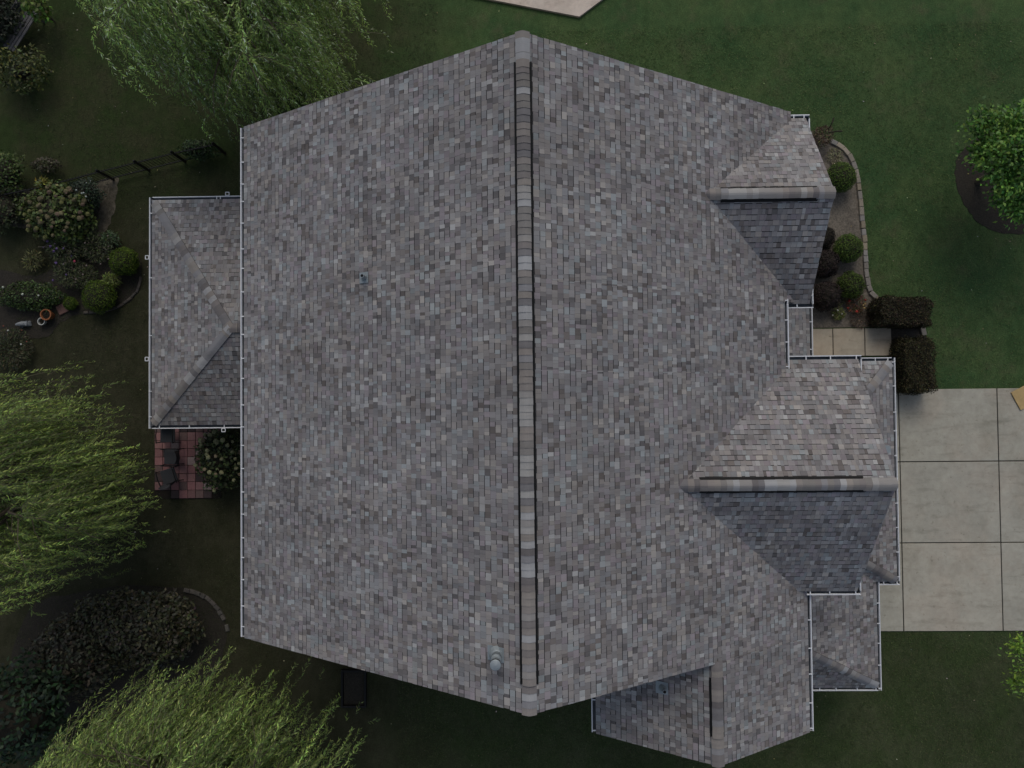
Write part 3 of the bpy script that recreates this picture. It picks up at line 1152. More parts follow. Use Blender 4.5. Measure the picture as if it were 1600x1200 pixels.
stone_row(lower_bed, G([(221, 432), (220, 445), (212, 460), (200, 470), (185, 480), (160, 488), (132, 488)]), 13, 0.09, 0.06,
          [(0.06, 0.055, 0.05), (0.075, 0.065, 0.055)], 8)
bed3 = smooth_outline(G([(300, 922), (335, 940), (352, 970), (352, 1010), (330, 1060), (250, 1090), (120, 1120), (20, 1100), (40, 960), (120, 925), (220, 915)]), 5, 0.05, 9)
shrub_bed = flat('shrub_bed', bed3, 0.010, M['mulch_black'], 0.008)
stone_row(shrub_bed, G([(288, 921), (303, 924), (318, 930), (332, 940), (343, 953), (351, 968)]), 9, 0.13, 0.08,
          [(0.085, 0.08, 0.072), (0.105, 0.095, 0.085)], 10)
stone_row(shrub_bed, G([(355, 975), (357, 986)]), 1, 0.12, 0.08, [(0.095, 0.09, 0.08)], 11)
# stepping pavers
for u, v, rz, s, cname in ((88, 466, 0.42, (0.30, 0.27), 'x'), (99, 483, 0.45, (0.36, 0.33), 'y')):
    b = MB()
    x, y, _ = at(u, v)
    b.box((x, y, 0.045), (s[0], s[1], 0.06), (0.125, 0.072, 0.062), rz=rz, bevel=0.012)
    o = b.build('stepping_stone', M['paver'])
    tag(o, 'smaller reddish square paver touching the green groundcover' if cname == 'x' else 'larger reddish square paver beside the terracotta pot',
        'paver', 'loose pavers by the flower pots')

# small patio of red pavers below the porch corner
PCOL = [(0.185, 0.09, 0.09), (0.165, 0.082, 0.082), (0.20, 0.105, 0.10), (0.22, 0.165, 0.155), (0.045, 0.032, 0.032), (0.10, 0.065, 0.06), (0.165, 0.09, 0.088)]
x0, y1, _ = at(243, 668)
x1, y0, _ = at(345, 778)
b = MB()
b.box(((x0 + x1) / 2, (y0 + y1 + 0.9) / 2, 0.012), (x1 - x0 + 0.04, y1 - y0 + 0.94, 0.016))
patio = b.build('patio', M['soil'])
tag(patio, kind='structure')
r = random.Random(4)
nx = 8
pw = (x1 - x0) / nx
row = 0
yy = y0
while yy < y1 + 0.8:
    for i in range(nx):
        u_ = i / (nx - 1)
        if row == 0 and (i < 2 or i > 6):
            continue
        b = MB()
        ph = pw
        col = PCOL[r.choice((0, 0, 0, 1, 2, 2, 3, 3, 4, 5, 6))]
        if row < 3:
            col = PCOL[r.choice((0, 2, 4, 4, 5, 3, 6))]
        b.box((x0 + (i + 0.5) * pw, yy + ph / 2, 0.04 + r.uniform(-.004, .004)), (pw - 0.016, ph - 0.016, 0.05), tuple(np.array(col) * r.uniform(1.05, 1.5)), bevel=0.008)
        b.build('paver', M['paver'], patio)
    row += 1
    yy += pw

# small planting square with black edging at the gable end
x0, y1, _ = at(536, 1046)
x1, y0, _ = at(572, 1101)
t = empty('planting_box', ((x0 + x1) / 2, (y0 + y1) / 2, 0))
tag(t, 'small square bed of dark mulch with black edging, under the gable by the bottom willow', 'planter')
b = MB()
b.box(((x0 + x1) / 2, (y0 + y1) / 2, 0.06), (x1 - x0 - 0.1, y1 - y0 - 0.1, 0.1))
b.build('mulch_fill', M['mulch_black'], t)
for cx, cy, sx, sy in ((x0, (y0 + y1) / 2, 0.06, y1 - y0 + .06), (x1, (y0 + y1) / 2, 0.06, y1 - y0 + .06),
                       ((x0 + x1) / 2, y0, x1 - x0 - .064, 0.06), ((x0 + x1) / 2, y1, x1 - x0 - .064, 0.06)):
    b = MB()
    b.box((cx, cy, 0.09), (sx, sy, 0.2), bevel=0.01)
    b.build('edging_board', M['iron'], t)

# ------------------------------------------------------------------ garden objects
# plywood
b = MB()
p0, p1, p2 = np.array(at(1577, 613.5)[:2]), np.array(at(1592, 641)[:2]), None
d1 = (p1 - p0) / np.linalg.norm(p1 - p0)
d2 = np.array([-d1[1], d1[0]])
w_, l_ = np.linalg.norm(p1 - p0), 2.4
cc = p0 + d1 * w_ / 2 + d2 * l_ / 2
b.box((cc[0], cc[1], 0.085), (l_, w_, 0.03), rz=math.atan2(d2[1], d2[0]), bevel=0.003)
for s in (0.2, 0.8):
    q = p0 + d1 * w_ / 2 + d2 * l_ * s
    b.box((q[0], q[1], 0.059), (0.08, w_ * 0.9, 0.02), rz=math.atan2(d2[1], d2[0]))
tag(b.build('plywood_sheet', M['plywood']), 'tan plywood board lying where the driveway meets the lawn', 'board')

# bench, top left
p0, p1 = np.array(at(45, 26, 0.45)[:2]), np.array(at(19, 67, 0.45)[:2])
bl = np.linalg.norm(p1 - p0)
mid = (p0 + p1) / 2
ang = math.atan2((p1 - p0)[1], (p1 - p0)[0])
t = empty('garden_bench', (mid[0], mid[1], 0), ang)
tag(t, 'weathered grey slatted wooden bench among dark shrubs in the top left corner', 'bench')
t.matrix_basis  # local: x along the bench
r = random.Random(3)
for i in range(4):
    b = MB()
    b.box((0, -0.17 + i * 0.115, 0.45), (bl + 0.5, 0.095, 0.03), tuple(np.array((0.105, 0.105, 0.11)) * r.uniform(.75, 1.15)), bevel=0.006)
    b.build('seat_slat', M['grey_wood'], t, world=False)
for i in range(3):
    b = MB()
    b.box((0, -0.30 - i * 0.02, 0.55 + i * 0.12), (bl + 0.5, 0.03, 0.09), (0.07, 0.068, 0.068), bevel=0.006)
    b.build('back_slat', M['grey_wood'], t, world=False)
for sx in (-1, 1):
    for sy, hh in ((-0.27, 0.86), (0.18, 0.43)):
        b = MB()
        b.box((sx * (bl / 2 + 0.15), sy, hh / 2), (0.06, 0.06, hh), (0.08, 0.078, 0.075), bevel=0.006)
        b.build('leg', M['grey_wood'], t, world=False)

# fence, top left
fa, fb = np.array(at(-40, 330)[:2]), np.array(at(352, 240)[:2])
knots = [fa, np.array(at(95, 303)[:2]), np.array(at(178, 281)[:2]), np.array(at(234, 267)[:2]), np.array(at(290, 253)[:2]), fb]
t = empty('picket_fence', (*knots[2], 0))
tag(t, 'low black metal picket fence crossing the dark lawn left of the house', 'fence')
for i, k in enumerate(knots):
    b = MB()
    b.box((k[0], k[1], 0.50), (0.07, 0.07, 1.0), bevel=0.008)
    b.lathe([(0.05, 0.0), (0.03, 0.05), (0.0, 0.07)], (k[0], k[1], 1.0), n=8)
    b.build('post', M['iron'], t)
for i in range(len(knots) - 1):
    a, e = knots[i], knots[i + 1]
    dv = e - a
    L_ = np.linalg.norm(dv)
    an = math.atan2(dv[1], dv[0])
    for hz in (0.18, 0.86):
        b = MB()
        b.box(((a + e)[0] / 2, (a + e)[1] / 2, hz), (L_ - 0.08, 0.03, 0.035), rz=an)
        b.build('rail', M['iron'], t)
    n = int(L_ / 0.112)
    for k in range(1, n):
        q = a + dv * k / n
        b = MB()
        b.tube([(q[0], q[1], 0.08), (q[0], q[1], 0.96)], 0.009, n=4)
        b.build('picket', M['iron'], t)


# pots
def pot(u, v, rad, h, mat, label, name, cat):
    x, y, _ = at(u, v, h)
    t = empty(name, (x, y, 0))
    tag(t, label, cat, 'flower pots in the back garden')
    b = MB()
    b.lathe([(0.0, 0.02), (rad * 0.65, 0.02), (rad * 0.92, h - 0.08), (rad * 1.03, h - 0.075), (rad * 1.05, h), (rad * 0.86, h), (rad * 0.80, h - 0.10)], (x, y, 0), n=28)
    b.build('pot_body', mat, t, smooth=False)
    b = MB()
    b.lathe([(rad * 0.82, h - 0.07), (0.0, h - 0.05)], (x, y, 0), n=24)
    b.build('soil', M['soil'], t)
    P = np.column_stack([x + rng.normal(0, rad * .3, 26), y + rng.normal(0, rad * .3, 26), np.full(26, h - 0.05)])
    D = rand_dirs(26)
    D[:, 2] = np.abs(D[:, 2]) + 0.3
    leaf_mesh('sprig', P, D, rand_dirs(26), rng.uniform(0.04, 0.08, 26), 0.018, jitter_cols(26, [(0.02, 0.02, 0.014), (0.03, 0.035, 0.015)]), t)


pot(71, 491.5, 0.185, 0.34, M['terracotta'], 'round terracotta pot filled with dark soil near the square pavers', 'terracotta_pot', 'flower pot')
pot(64, 502, 0.125, 0.22, M['pot_white'], 'small pale rimmed pot just below the terracotta pot', 'white_pot', 'flower pot')
# pale garden ornament: a little lying animal figure
x, y, _ = at(41, 507)
me = bpy.data.meshes.new('garden_ornament')
bm = bmesh.new()
vs = [bm.verts.new((x + dx_, y + dy_, z_)) for dx_, dy_, z_ in ((0.18, 0.02, 0.10), (0.05, 0.03, 0.12), (-0.10, 0.01, 0.13), (-0.17, -0.01, 0.22),
                                                             (-0.24, -0.04, 0.21), (0.20, -0.05, 0.03), (-0.12, -0.10, 0.03), (-0.12, 0.10, 0.03), (0.16, 0.12, 0.03))]
for a, e in ((0, 1), (1, 2), (2, 3), (3, 4), (0, 5), (2, 6), (2, 7), (0, 8)):
    bm.edges.new((vs[a], vs[e]))
bm.to_mesh(me)
bm.free()
o = link('garden_ornament', me, None, M['stone_white'])
sk = o.modifiers.new('skin', 'SKIN')
rad = [0.085, 0.09, 0.08, 0.06, 0.035, 0.03, 0.03, 0.03, 0.03]
for i, v in enumerate(me.skin_vertices[0].data):
    v.radius = (rad[i], rad[i])
me.skin_vertices[0].data[1].use_root = True
ss = o.modifiers.new('sub', 'SUBSURF')
ss.levels = ss.render_levels = 1
tag(o, 'pale grey stone ornament lying beside the small white pot', 'ornament')


# patio chairs
def chair(u, v, rz, label):
    x, y, _ = at(u, v, 0.42)
    t = empty('patio_chair', (x, y, 0), rz)
    tag(t, label, 'chair', 'dark chairs on the red patio')
    b = MB()
    b.box((0, 0, 0.42), (0.50, 0.50, 0.035), bevel=0.012)
    b.build('seat', M['fabric'], t, world=False)
    b = MB()
    n = 9
    for i in range(n - 1):
        a0, a1 = -0.9 + 1.8 * i / (n - 1), -0.9 + 1.8 * (i + 1) / (n - 1)
        f = lambda a_, z_, o_: (0.27 * math.sin(a_), -0.06 - 0.22 * math.cos(a_) - o_ - (z_ - 0.45) * 0.22, z_)
        b.poly([f(a0, 0.45, 0), f(a1, 0.45, 0), f(a1, 0.92, 0), f(a0, 0.92, 0)])
        b.poly([f(a1, 0.45, 0.03), f(a0, 0.45, 0.03), f(a0, 0.92, 0.03), f(a1, 0.92, 0.03)])
        b.poly([f(a0, 0.92, 0), f(a1, 0.92, 0), f(a1, 0.92, 0.03), f(a0, 0.92, 0.03)])
    b.build('backrest', M['fabric'], t, world=False)
    for s in (-1, 1):
        b = MB()
        b.tube([(s * 0.27, -0.30, 0.62), (s * 0.29, 0.0, 0.66), (s * 0.28, 0.27, 0.64)], 0.02, n=6)
        b.build('armrest', M['iron'], t, world=False)
        for yy in (-0.24, 0.24):
            b = MB()
            b.tube([(s * 0.27, yy * 1.1, 0.0), (s * 0.25, yy, 0.42), (s * 0.275, yy * 1.02, 0.64)], 0.016, n=6)
            b.build('leg', M['iron'], t, world=False)


chair(262, 680, math.pi * 1.0, 'dark grey patio chair half under the porch gutter')
chair(268, 714, math.pi * 0.5, 'black round-backed patio chair between the willow and the hydrangea')
chair(264, 744, math.pi * 0.1, 'dark patio chair nearest the lower edge of the red patio')


# ------------------------------------------------------------------ plants
GREEN_BOX = [(0.055, 0.090, 0.020), (0.075, 0.115, 0.024), (0.04, 0.07, 0.018)]
BARB = [(0.026, 0.020, 0.020), (0.032, 0.023, 0.022), (0.022, 0.019, 0.015)]


def clump(name, root, c, rad, n, L, Wd, pal, mat=None, upper=True, shell=(0.82, 1.03), lumps=0.12, seed=0, face_up=0.3, var=0.22):
    """leaves over a lumpy rounded surface"""
    d = rand_dirs(n)
    if upper:
        d[:, 2] = np.abs(d[:, 2]) * 1.0 - 0.25
    d /= np.linalg.norm(d, axis=1, keepdims=True)
    ph = rng.uniform(0, 6.28, 6)
    lump = 1 + lumps * (np.sin(d[:, 0] * 5 + ph[0]) * np.sin(d[:, 1] * 5 + ph[1]) + 0.6 * np.sin(d[:, 0] * 9 + ph[2]) * np.sin(d[:, 1] * 8 + d[:, 2] * 6 + ph[3]))
    rr = rng.uniform(*shell, n) * lump
    P = np.array(c) + d * rr[:, None] * np.array(rad)
    P[:, 2] = np.maximum(P[:, 2], 0.02)
    D = np.cross(d, rand_dirs(n)) + d * rng.uniform(0.1, 0.8, (n, 1))
    N = d + rand_dirs(n) * 0.6 + np.array((0, 0, face_up))
    return leaf_mesh(name, P, D, N, L * rng.uniform(0.7, 1.25, n), Wd * rng.uniform(0.7, 1.25, n), jitter_cols(n, pal, var=var), root, mat or M['leaf'])


def core(root, c, rad, name='shade_core'):  # solid dark filler added behind the leaves, standing in for inner shade
    me = bpy.data.meshes.new(name)
    bm = bmesh.new()
    bmesh.ops.create_icosphere(bm, subdivisions=3, radius=1.0)
    for v in bm.verts:
        k = 1 + 0.07 * math.sin(v.co.x * 7 + c[0]) * math.sin(v.co.y * 8 + v.co.z * 5)
        v.co = Vector((c[0] + v.co.x * rad[0] * k, c[1] + v.co.y * rad[1] * k, max(0.0, c[2] + v.co.z * rad[2] * k)))
    bm.to_mesh(me)
    bm.free()
    return link(name, me, root, M['core'])


def round_shrub(u, v, r_, h, label, pal, grp, name='round_shrub', n=3800, L=0.045, Wd=0.026, lumps=0.04, cat='shrub', rat=1.0):
    x, y, _ = at(u, v, h * 0.62)
    t = empty(name, (x, y, 0))
    tag(t, label, cat, grp)
    c = (x, y, h * 0.5)
    core(t, c, (r_ * 0.86, r_ * rat * 0.86, h * 0.44))
    o = clump('foliage', t, c, (r_, r_ * rat, h * 0.5), n, L, Wd, pal, lumps=lumps, mat=M['leaf_matte'])
    o['kind'] = 'stuff'
    return t


gb = 'clipped round shrubs in the front bed'
round_shrub(1315, 276, 0.50, 0.85, 'large smooth green ball shrub near the gable peak, topmost of the front bed', GREEN_BOX, gb)
round_shrub(1327, 387, 0.47, 0.85, 'green ball shrub touching the stone edging, middle of the front bed', GREEN_BOX, gb)
round_shrub(1331, 445, 0.44, 0.8, 'green ball shrub at the bend of the stone edging, above the red flowers', [(0.05, 0.08, 0.018), (0.065, 0.10, 0.02), (0.03, 0.045, 0.014)], gb, lumps=0.08)
bb_ = 'dark red leaved shrubs against the house'
round_shrub(1290, 412, 0.45, 0.85, 'dark maroon round shrub beside the roof edge, upper of the pair', BARB, bb_, 'barberry_shrub', lumps=0.10, L=0.05, Wd=0.03)
round_shrub(1292, 462, 0.48, 0.9, 'dark maroon round shrub beside the gutter corner, lower of the pair', BARB, bb_, 'barberry_shrub', lumps=0.12, L=0.05, Wd=0.03)
round_shrub(1286, 370, 0.40, 0.7, 'dark shaded shrub half hidden under the gable edge', [(0.022, 0.02, 0.016), (0.03, 0.026, 0.02)], bb_, 'barberry_shrub', lumps=0.12)
gl = 'clipped round shrubs in the back garden'
GB2 = [(0.052, 0.085, 0.012), (0.07, 0.105, 0.014), (0.032, 0.055, 0.010)]
round_shrub(192, 408, 0.47, 0.8, 'bright green ball shrub at the edge of the back bed, right of the purple flowers', GB2, gl, lumps=0.08)
round_shrub(153, 462, 0.56, 0.8, 'wide bright green ball shrub above the curved edging of the back bed', GB2, gl, lumps=0.08)
round_shrub(109, 474, 0.22, 0.4, 'very small green ball shrub beside the square pavers', GB2, gl, n=1200, lumps=0.06)


def hedge(cx, cy, sx, sy, h, rz, label, pal):
    t = empty('hedge', (cx, cy, 0))
    tag(t, label, 'hedge', 'clipped dark hedges by the front walk')
    n = 9000
    p = rng.uniform(-1, 1, (n, 3))
    ax = rng.integers(0, 3, n)
    s = np.sign(rng.uniform(-1, 1, n))
    for k in range(3):
        m = ax == k
        p[m, k] = s[m] if k < 2 else 1
    nn = np.zeros((n, 3))
    nn[np.arange(n), ax] = np.where(ax == 2, 1, s)
    q = np.sign(p) * np.abs(p) ** 1.0
    rr = np.maximum(1, (np.abs(q) ** 7).sum(1) ** (1 / 7))[:, None]
    q = q / rr
    q *= (1 + 0.05 * np.sin(q[:, :1] * 6 + q[:, 1:2] * 5) + rng.normal(0, 0.045, (n, 1)) + 0.035 * np.sin(q[:, :1] * 11 + 1) * np.sin(q[:, 1:2] * 9))
    ca, sa = math.cos(rz), math.sin(rz)
    X = q[:, 0] * sx / 2
    Y = q[:, 1] * sy / 2
    P = np.column_stack([cx + X * ca - Y * sa, cy + X * sa + Y * ca, h * (0.5 + 0.5 * q[:, 2])])
    P[:, 2] = np.maximum(P[:, 2], 0.02)
    D = np.cross(nn, rand_dirs(n)) + nn * 0.5
    o = leaf_mesh('foliage', P, D, nn + rand_dirs(n) * 0.7, 0.055 * rng.uniform(0.7, 1.3, n), 0.032, jitter_cols(n, pal, var=0.4, gain=1.1), t, M['leaf_matte'])
    o['kind'] = 'stuff'
    b = MB()
    b.box((cx, cy, h * 0.46), (sx * 0.88, sy * 0.88, h * 0.90), rz=rz, bevel=0.1)
    b.build('shade_core', M['core'], t)  # dark block added to stand for the shade inside the hedge


HP = [(0.032, 0.028, 0.020), (0.042, 0.034, 0.022), (0.028, 0.030, 0.016), (0.05, 0.042, 0.024)]
x, y, _ = at(1411, 487, 0.7)
hedge(x, y, 1.68, 0.92, 0.9, -0.05, 'dark brown clipped hedge above the front walk, end touching the stone edging', HP)
x, y, _ = at(1433, 571, 0.8)
hedge(x, y, 1.02, 1.72, 1.0, 0.03, 'dark olive clipped hedge standing at the corner of the driveway', [(0.038, 0.036, 0.018), (0.05, 0.046, 0.022), (0.030, 0.028, 0.016)])


def perennial(u, v, r_, h, n, L, Wd, pal, label, name='perennial_plant', cat='plant', grp='perennials in the beds', flowers=None):
    if grp == 'perennials in the beds':
        n, r_, L = int(n * 1.9), r_ * 1.22, L * 1.15
    x, y, _ = at(u, v, h * 0.6)
    t = empty(name, (x, y, 0))
    tag(t, label, cat, grp)
    ang = rng.uniform(0, 6.283, n)
    rad = r_ * np.sqrt(rng.uniform(0, 1, n)) * 0.75
    P = np.column_stack([x + rad * np.cos(ang), y + rad * np.sin(ang), h * rng.uniform(0.25, 1.0, n) * (1 - 0.5 * (rad / r_) ** 2)])
    D = np.column_stack([np.cos(ang) + rng.normal(0, .6, n), np.sin(ang) + rng.normal(0, .6, n), rng.normal(0.25, 0.4, n)])
    N = np.column_stack([rng.normal(0, .4, n), rng.normal(0, .4, n), np.ones(n)])
    o = leaf_mesh('foliage', P, D, N, L * rng.uniform(0.6, 1.3, n), Wd * rng.uniform(0.7, 1.2, n), jitter_cols(n, pal, var=0.3), t)
    o['kind'] = 'stuff'
    b = MB()
    for k in range(14):
        a = rng.uniform(0, 6.283)
        rr = r_ * rng.uniform(0.2, 0.9)
        b.tube([(x + rr * .2 * math.cos(a), y + rr * .2 * math.sin(a), 0), (x + rr * .7 * math.cos(a), y + rr * .7 * math.sin(a), h * .5),
                (x + rr * math.cos(a), y + rr * math.sin(a), h * rng.uniform(.6, 1))], 0.008, 0.004, n=4)
    b.build('stem', M['bark'], t)
    if flowers:
        for fcol, cnt, fr in flowers:
            for k in range(cnt):
                a = rng.uniform(0, 6.283)
                rr = r_ * math.sqrt(rng.uniform(0, 0.9))
                flower(t, (x + rr * math.cos(a), y + rr * math.sin(a), h * (1.02 - 0.45 * (rr / r_) ** 2)), fr * rng.uniform(0.8, 1.2), fcol)
    return t


def flower(parent, c, r_, col, name='flower_head'):
    """rounded head of small florets"""
    me = bpy.data.meshes.new(name)
    bm = bmesh.new()
    bmesh.ops.create_icosphere(bm, subdivisions=2, radius=r_)
    for v in bm.verts:
        k = rng.uniform(0.78, 1.12)
        v.co = Vector((c[0] + v.co.x * k, c[1] + v.co.y * k, c[2] + v.co.z * k * 0.75))
    bm.to_mesh(me)
    bm.free()
    att = me.attributes.new('Col', 'FLOAT_COLOR', 'POINT')
    n = len(me.vertices)
    cc_ = np.ones((n, 4), np.float32)
    cc_[:, :3] = np.array(col) * np.exp(rng.normal(0, 0.12, (n, 1))) * math.exp(rng.normal(0, 0.15))
    att.data.foreach_set('color', cc_.ravel())
    return link(name, me, parent, M['bloom'])


DG = [(0.028, 0.045, 0.014), (0.04, 0.06, 0.016), (0.02, 0.03, 0.012)]


def bush(u, v, r_, h, n, L, Wd, pal, label, grp, blooms=(), name='leafy_shrub', rat=1.0, cat='shrub', lumps=0.15, zc=0.55, corek=0.7, face_up=0.9, shell=(0.6, 1.05)):
    x, y, _ = at(u, v, h * 0.65)
    t = empty(name, (x, y, 0))
    tag(t, label, cat, grp)
    c = (x, y, h * zc)
    if corek:
        core(t, c, (r_ * corek, r_ * rat * corek, h * 0.5 * corek))
    o = clump('foliage', t, c, (r_, r_ * rat, h * (1 - zc)), n, L, Wd, pal, shell=shell, lumps=lumps, face_up=face_up, var=0.32)
    o['kind'] = 'stuff'
    b = MB()
    for k in range(9):
        a = rng.uniform(0, 6.283)
        b.tube([(x, y, 0), (x + r_ * .35 * math.cos(a), y + r_ * rat * .35 * math.sin(a), h * .45), (x + r_ * .8 * math.cos(a), y + r_ * rat * .8 * math.sin(a), h * .8)], 0.02, 0.008, n=5)
    b.build('stem', M['bark'], t)
    for fcol, cnt, fr in blooms:
        for k in range(cnt):
            a = rng.uniform(0, 6.283)
            s = math.sqrt(rng.uniform(0, 1))
            flower(t, (x + r_ * s * math.cos(a) * 1.02, y + r_ * rat * s * math.sin(a) * 1.02, h * (zc + (1 - zc) * 1.05 * math.sqrt(max(0.0, 1 - s * s * 0.9)))),
                   fr * rng.uniform(0.75, 1.2), fcol)
    return t


hy = 'hydrangea bushes in bloom'
bush(88, 332, 1.2, 1.25, 2600, 0.14, 0.085, [(0.045, 0.065, 0.014), (0.03, 0.05, 0.012), (0.06, 0.08, 0.02)],
     'wide hydrangea covered in faded tan flower heads in the back garden bed', hy,
     [((0.115, 0.10, 0.052), 30, 0.085), ((0.10, 0.072, 0.05), 12, 0.08), ((0.11, 0.115, 0.038), 12, 0.08)], 'hydrangea', rat=0.82)
bush(344, 716, 0.80, 1.5, 2400, 0.12, 0.08, [(0.038, 0.052, 0.018), (0.05, 0.066, 0.022), (0.022, 0.03, 0.014)],
     'hydrangea with cream flower heads between the red patio and the house', hy,
     [((0.24, 0.24, 0.13), 24, 0.075), ((0.20, 0.16, 0.10), 6, 0.07)], 'hydrangea', rat=1.35)
bush(131, 303, 0.55, 1.0, 1500, 0.10, 0.04, [(0.015, 0.028, 0.016), (0.022, 0.036, 0.02)],
     'very dark glossy evergreen shrub with white specks in front of the picket fence', 'dark evergreens in the back garden',
     [((0.42, 0.46, 0.44), 7, 0.028)], 'evergreen_shrub')
bush(205, 985, 2.1, 1.5, 6000, 0.15, 0.085, [(0.046, 0.048, 0.020), (0.032, 0.036, 0.018), (0.062, 0.056, 0.032), (0.052, 0.050, 0.038)],
     'big spreading shrub of dark dull leaves inside the curved stone edging', 'dark shrubs lower left', (), 'leafy_shrub', rat=0.58)
bush(110, 1030, 1.25, 1.6, 2600, 0.15, 0.085, [(0.046, 0.046, 0.026), (0.032, 0.034, 0.022), (0.06, 0.055, 0.036)],
     'dark brownish shrub left of the big spreading shrub', 'dark shrubs lower left', (), 'leafy_shrub', rat=1.0)
bush(20, 1120, 1.5, 3.2, 3000, 0.20, 0.10, [(0.014, 0.032, 0.014), (0.020, 0.045, 0.016), (0.01, 0.02, 0.012)],
     'dark green layered tree in the bottom left corner', 'dark shrubs lower left', (), 'small_tree', cat='tree', lumps=0.3, shell=(0.45, 1.1))
bush(-18, 18, 0.95, 1.3, 2000, 0.12, 0.07, [(0.012, 0.018, 0.010), (0.018, 0.024, 0.012)],
     'very dark shrub behind the bench in the top left corner', 'dark evergreens in the back garden', (), 'evergreen_shrub')
bush(55, 10, 0.38, 1.6, 260, 0.16, 0.10, [(0.06, 0.12, 0.016), (0.075, 0.10, 0.016)],
     'bright green leafy sprig poking out above the bench', 'shrubs by the bench', (), 'leafy_shrub', corek=0)
bush(28, 108, 0.95, 1.2, 900, 0.13, 0.07, [(0.046, 0.060, 0.014), (0.030, 0.044, 0.014), (0.068, 0.075, 0.016)],
     'loose yellowish green shrub below the bench', 'shrubs by the bench', (), 'leafy_shrub', corek=0.35, rat=0.8)
bush(2, 268, 0.7, 1.3, 1000, 0.10, 0.06, [(0.035, 0.06, 0.014), (0.05, 0.075, 0.016)],
     'mid green shrub at the left edge above the tan hydrangea', 'shrubs by the bench', (), 'leafy_shrub')
bush(0, 325, 0.8, 1.0, 900, 0.10, 0.06, [(0.022, 0.03, 0.014), (0.035, 0.045, 0.014)],
     'dark shrub at the left edge beside the tan hydrangea', 'dark evergreens in the back garden', (), 'leafy_shrub')
bush(45, 462, 1.15, 0.5, 2600, 0.08, 0.045, [(0.030, 0.058, 0.014), (0.045, 0.075, 0.016), (0.02, 0.035, 0.012)],
     'low spreading green groundcover shrub above the flower pots', 'perennials in the beds', [((0.5, 0.55, 0.46), 3, 0.04)], 'groundcover_shrub', rat=0.42)
bush(310, 233, 0.62, 0.8, 900, 0.09, 0.06, [(0.02, 0.04, 0.014), (0.03, 0.055, 0.016)],
     'green shrub at the end of the picket fence by the house', 'shrubs along the fence', (), 'leafy_shrub', rat=0.5)
bush(70, 258, 0.5, 0.6, 400, 0.10, 0.05, [(0.05, 0.045, 0.03), (0.04, 0.04, 0.02)],
     'thin brownish shrub behind the picket fence', 'shrubs along the fence', (), 'leafy_shrub', corek=0, rat=0.5)
PURP = (0.13, 0.085, 0.22)
FP = [(0.035, 0.052, 0.016), (0.05, 0.062, 0.02), (0.045, 0.042, 0.028), (0.028, 0.036, 0.014)]
perennial(100, 385, 0.62, 0.8, 700, 0.10, 0.03, FP, 'loose perennial with violet flowers in the back bed', flowers=[(PURP, 8, 0.045), ((0.16, 0.12, 0.16), 4, 0.03)])
perennial(108, 425, 0.55, 0.7, 600, 0.09, 0.03, FP, 'leggy perennial with one pink bloom below the violet flowers', flowers=[((0.34, 0.05, 0.09), 1, 0.045), (PURP, 3, 0.035)])
perennial(150, 385, 0.55, 0.7, 520, 0.09, 0.025, FP, 'wispy grey green perennial left of the upper ball shrub', flowers=[((0.16, 0.13, 0.12), 6, 0.03)])
perennial(132, 432, 0.45, 0.6, 420, 0.08, 0.025, FP, 'brownish perennial between the two large ball shrubs', flowers=[((0.15, 0.12, 0.11), 4, 0.03)])
perennial(173, 437, 0.22, 0.7, 150, 0.10, 0.03, [(0.11, 0.14, 0.03), (0.08, 0.11, 0.02)], 'yellow green rosette over the wide ball shrub')
perennial(51, 406, 0.33, 0.4, 160, 0.11, 0.03, [(0.085, 0.09, 0.03), (0.06, 0.065, 0.025)], 'pale yellowish plant alone on the lawn left of the violet flowers')
perennial(170, 374, 0.28, 0.5, 140, 0.11, 0.03, [(0.04, 0.075, 0.03), (0.06, 0.09, 0.05)], 'small upright green plant above the upper ball shrub')
perennial(68, 289, 0.22, 0.7, 90, 0.12, 0.04, [(0.15, 0.13, 0.02), (0.11, 0.11, 0.02)], 'small yellow leaved sprig above the tan hydrangea')
perennial(15, 545, 0.75, 0.6, 600, 0.10, 0.035, [(0.035, 0.05, 0.016), (0.05, 0.045, 0.022), (0.025, 0.03, 0.016)], 'mixed low foliage below the stone ornament', flowers=[((0.45, 0.46, 0.42), 3, 0.03), ((0.2, 0.06, 0.04), 4, 0.03)])
fb_ = 'flowers in the front bed'
perennial(1338, 474, 0.42, 0.4, 420, 0.08, 0.03, [(0.09, 0.03, 0.018), (0.05, 0.05, 0.02), (0.12, 0.06, 0.025)], 'red and orange leaved plant beside the dark hedge', grp=fb_, flowers=[((0.26, 0.03, 0.02), 5, 0.04), ((0.26, 0.19, 0.08), 4, 0.035)])
perennial(1311, 490, 0.26, 0.35, 240, 0.07, 0.035, [(0.10, 0.115, 0.028), (0.07, 0.085, 0.02)], 'yellow green plant at the edge of the front walk', grp=fb_, flowers=[((0.4, 0.4, 0.33), 3, 0.03)])
perennial(1345, 498, 0.42, 0.22, 320, 0.06, 0.025, [(0.06, 0.04, 0.03), (0.075, 0.05, 0.03)], 'low brownish red groundcover along the front walk', grp=fb_)
perennial(1313, 468, 0.25, 0.35, 160, 0.07, 0.03, [(0.05, 0.06, 0.02), (0.08, 0.07, 0.03)], 'small olive plant between the green ball and the maroon shrub', grp=fb_)
perennial(1305, 244, 0.33, 0.12, 260, 0.10, 0.02, [(0.22, 0.20, 0.12), (0.16, 0.15, 0.09), (0.12, 0.12, 0.06)], 'flattened clump of pale dry grass inside the curve of the edging', 'grass_clump', grp=fb_)
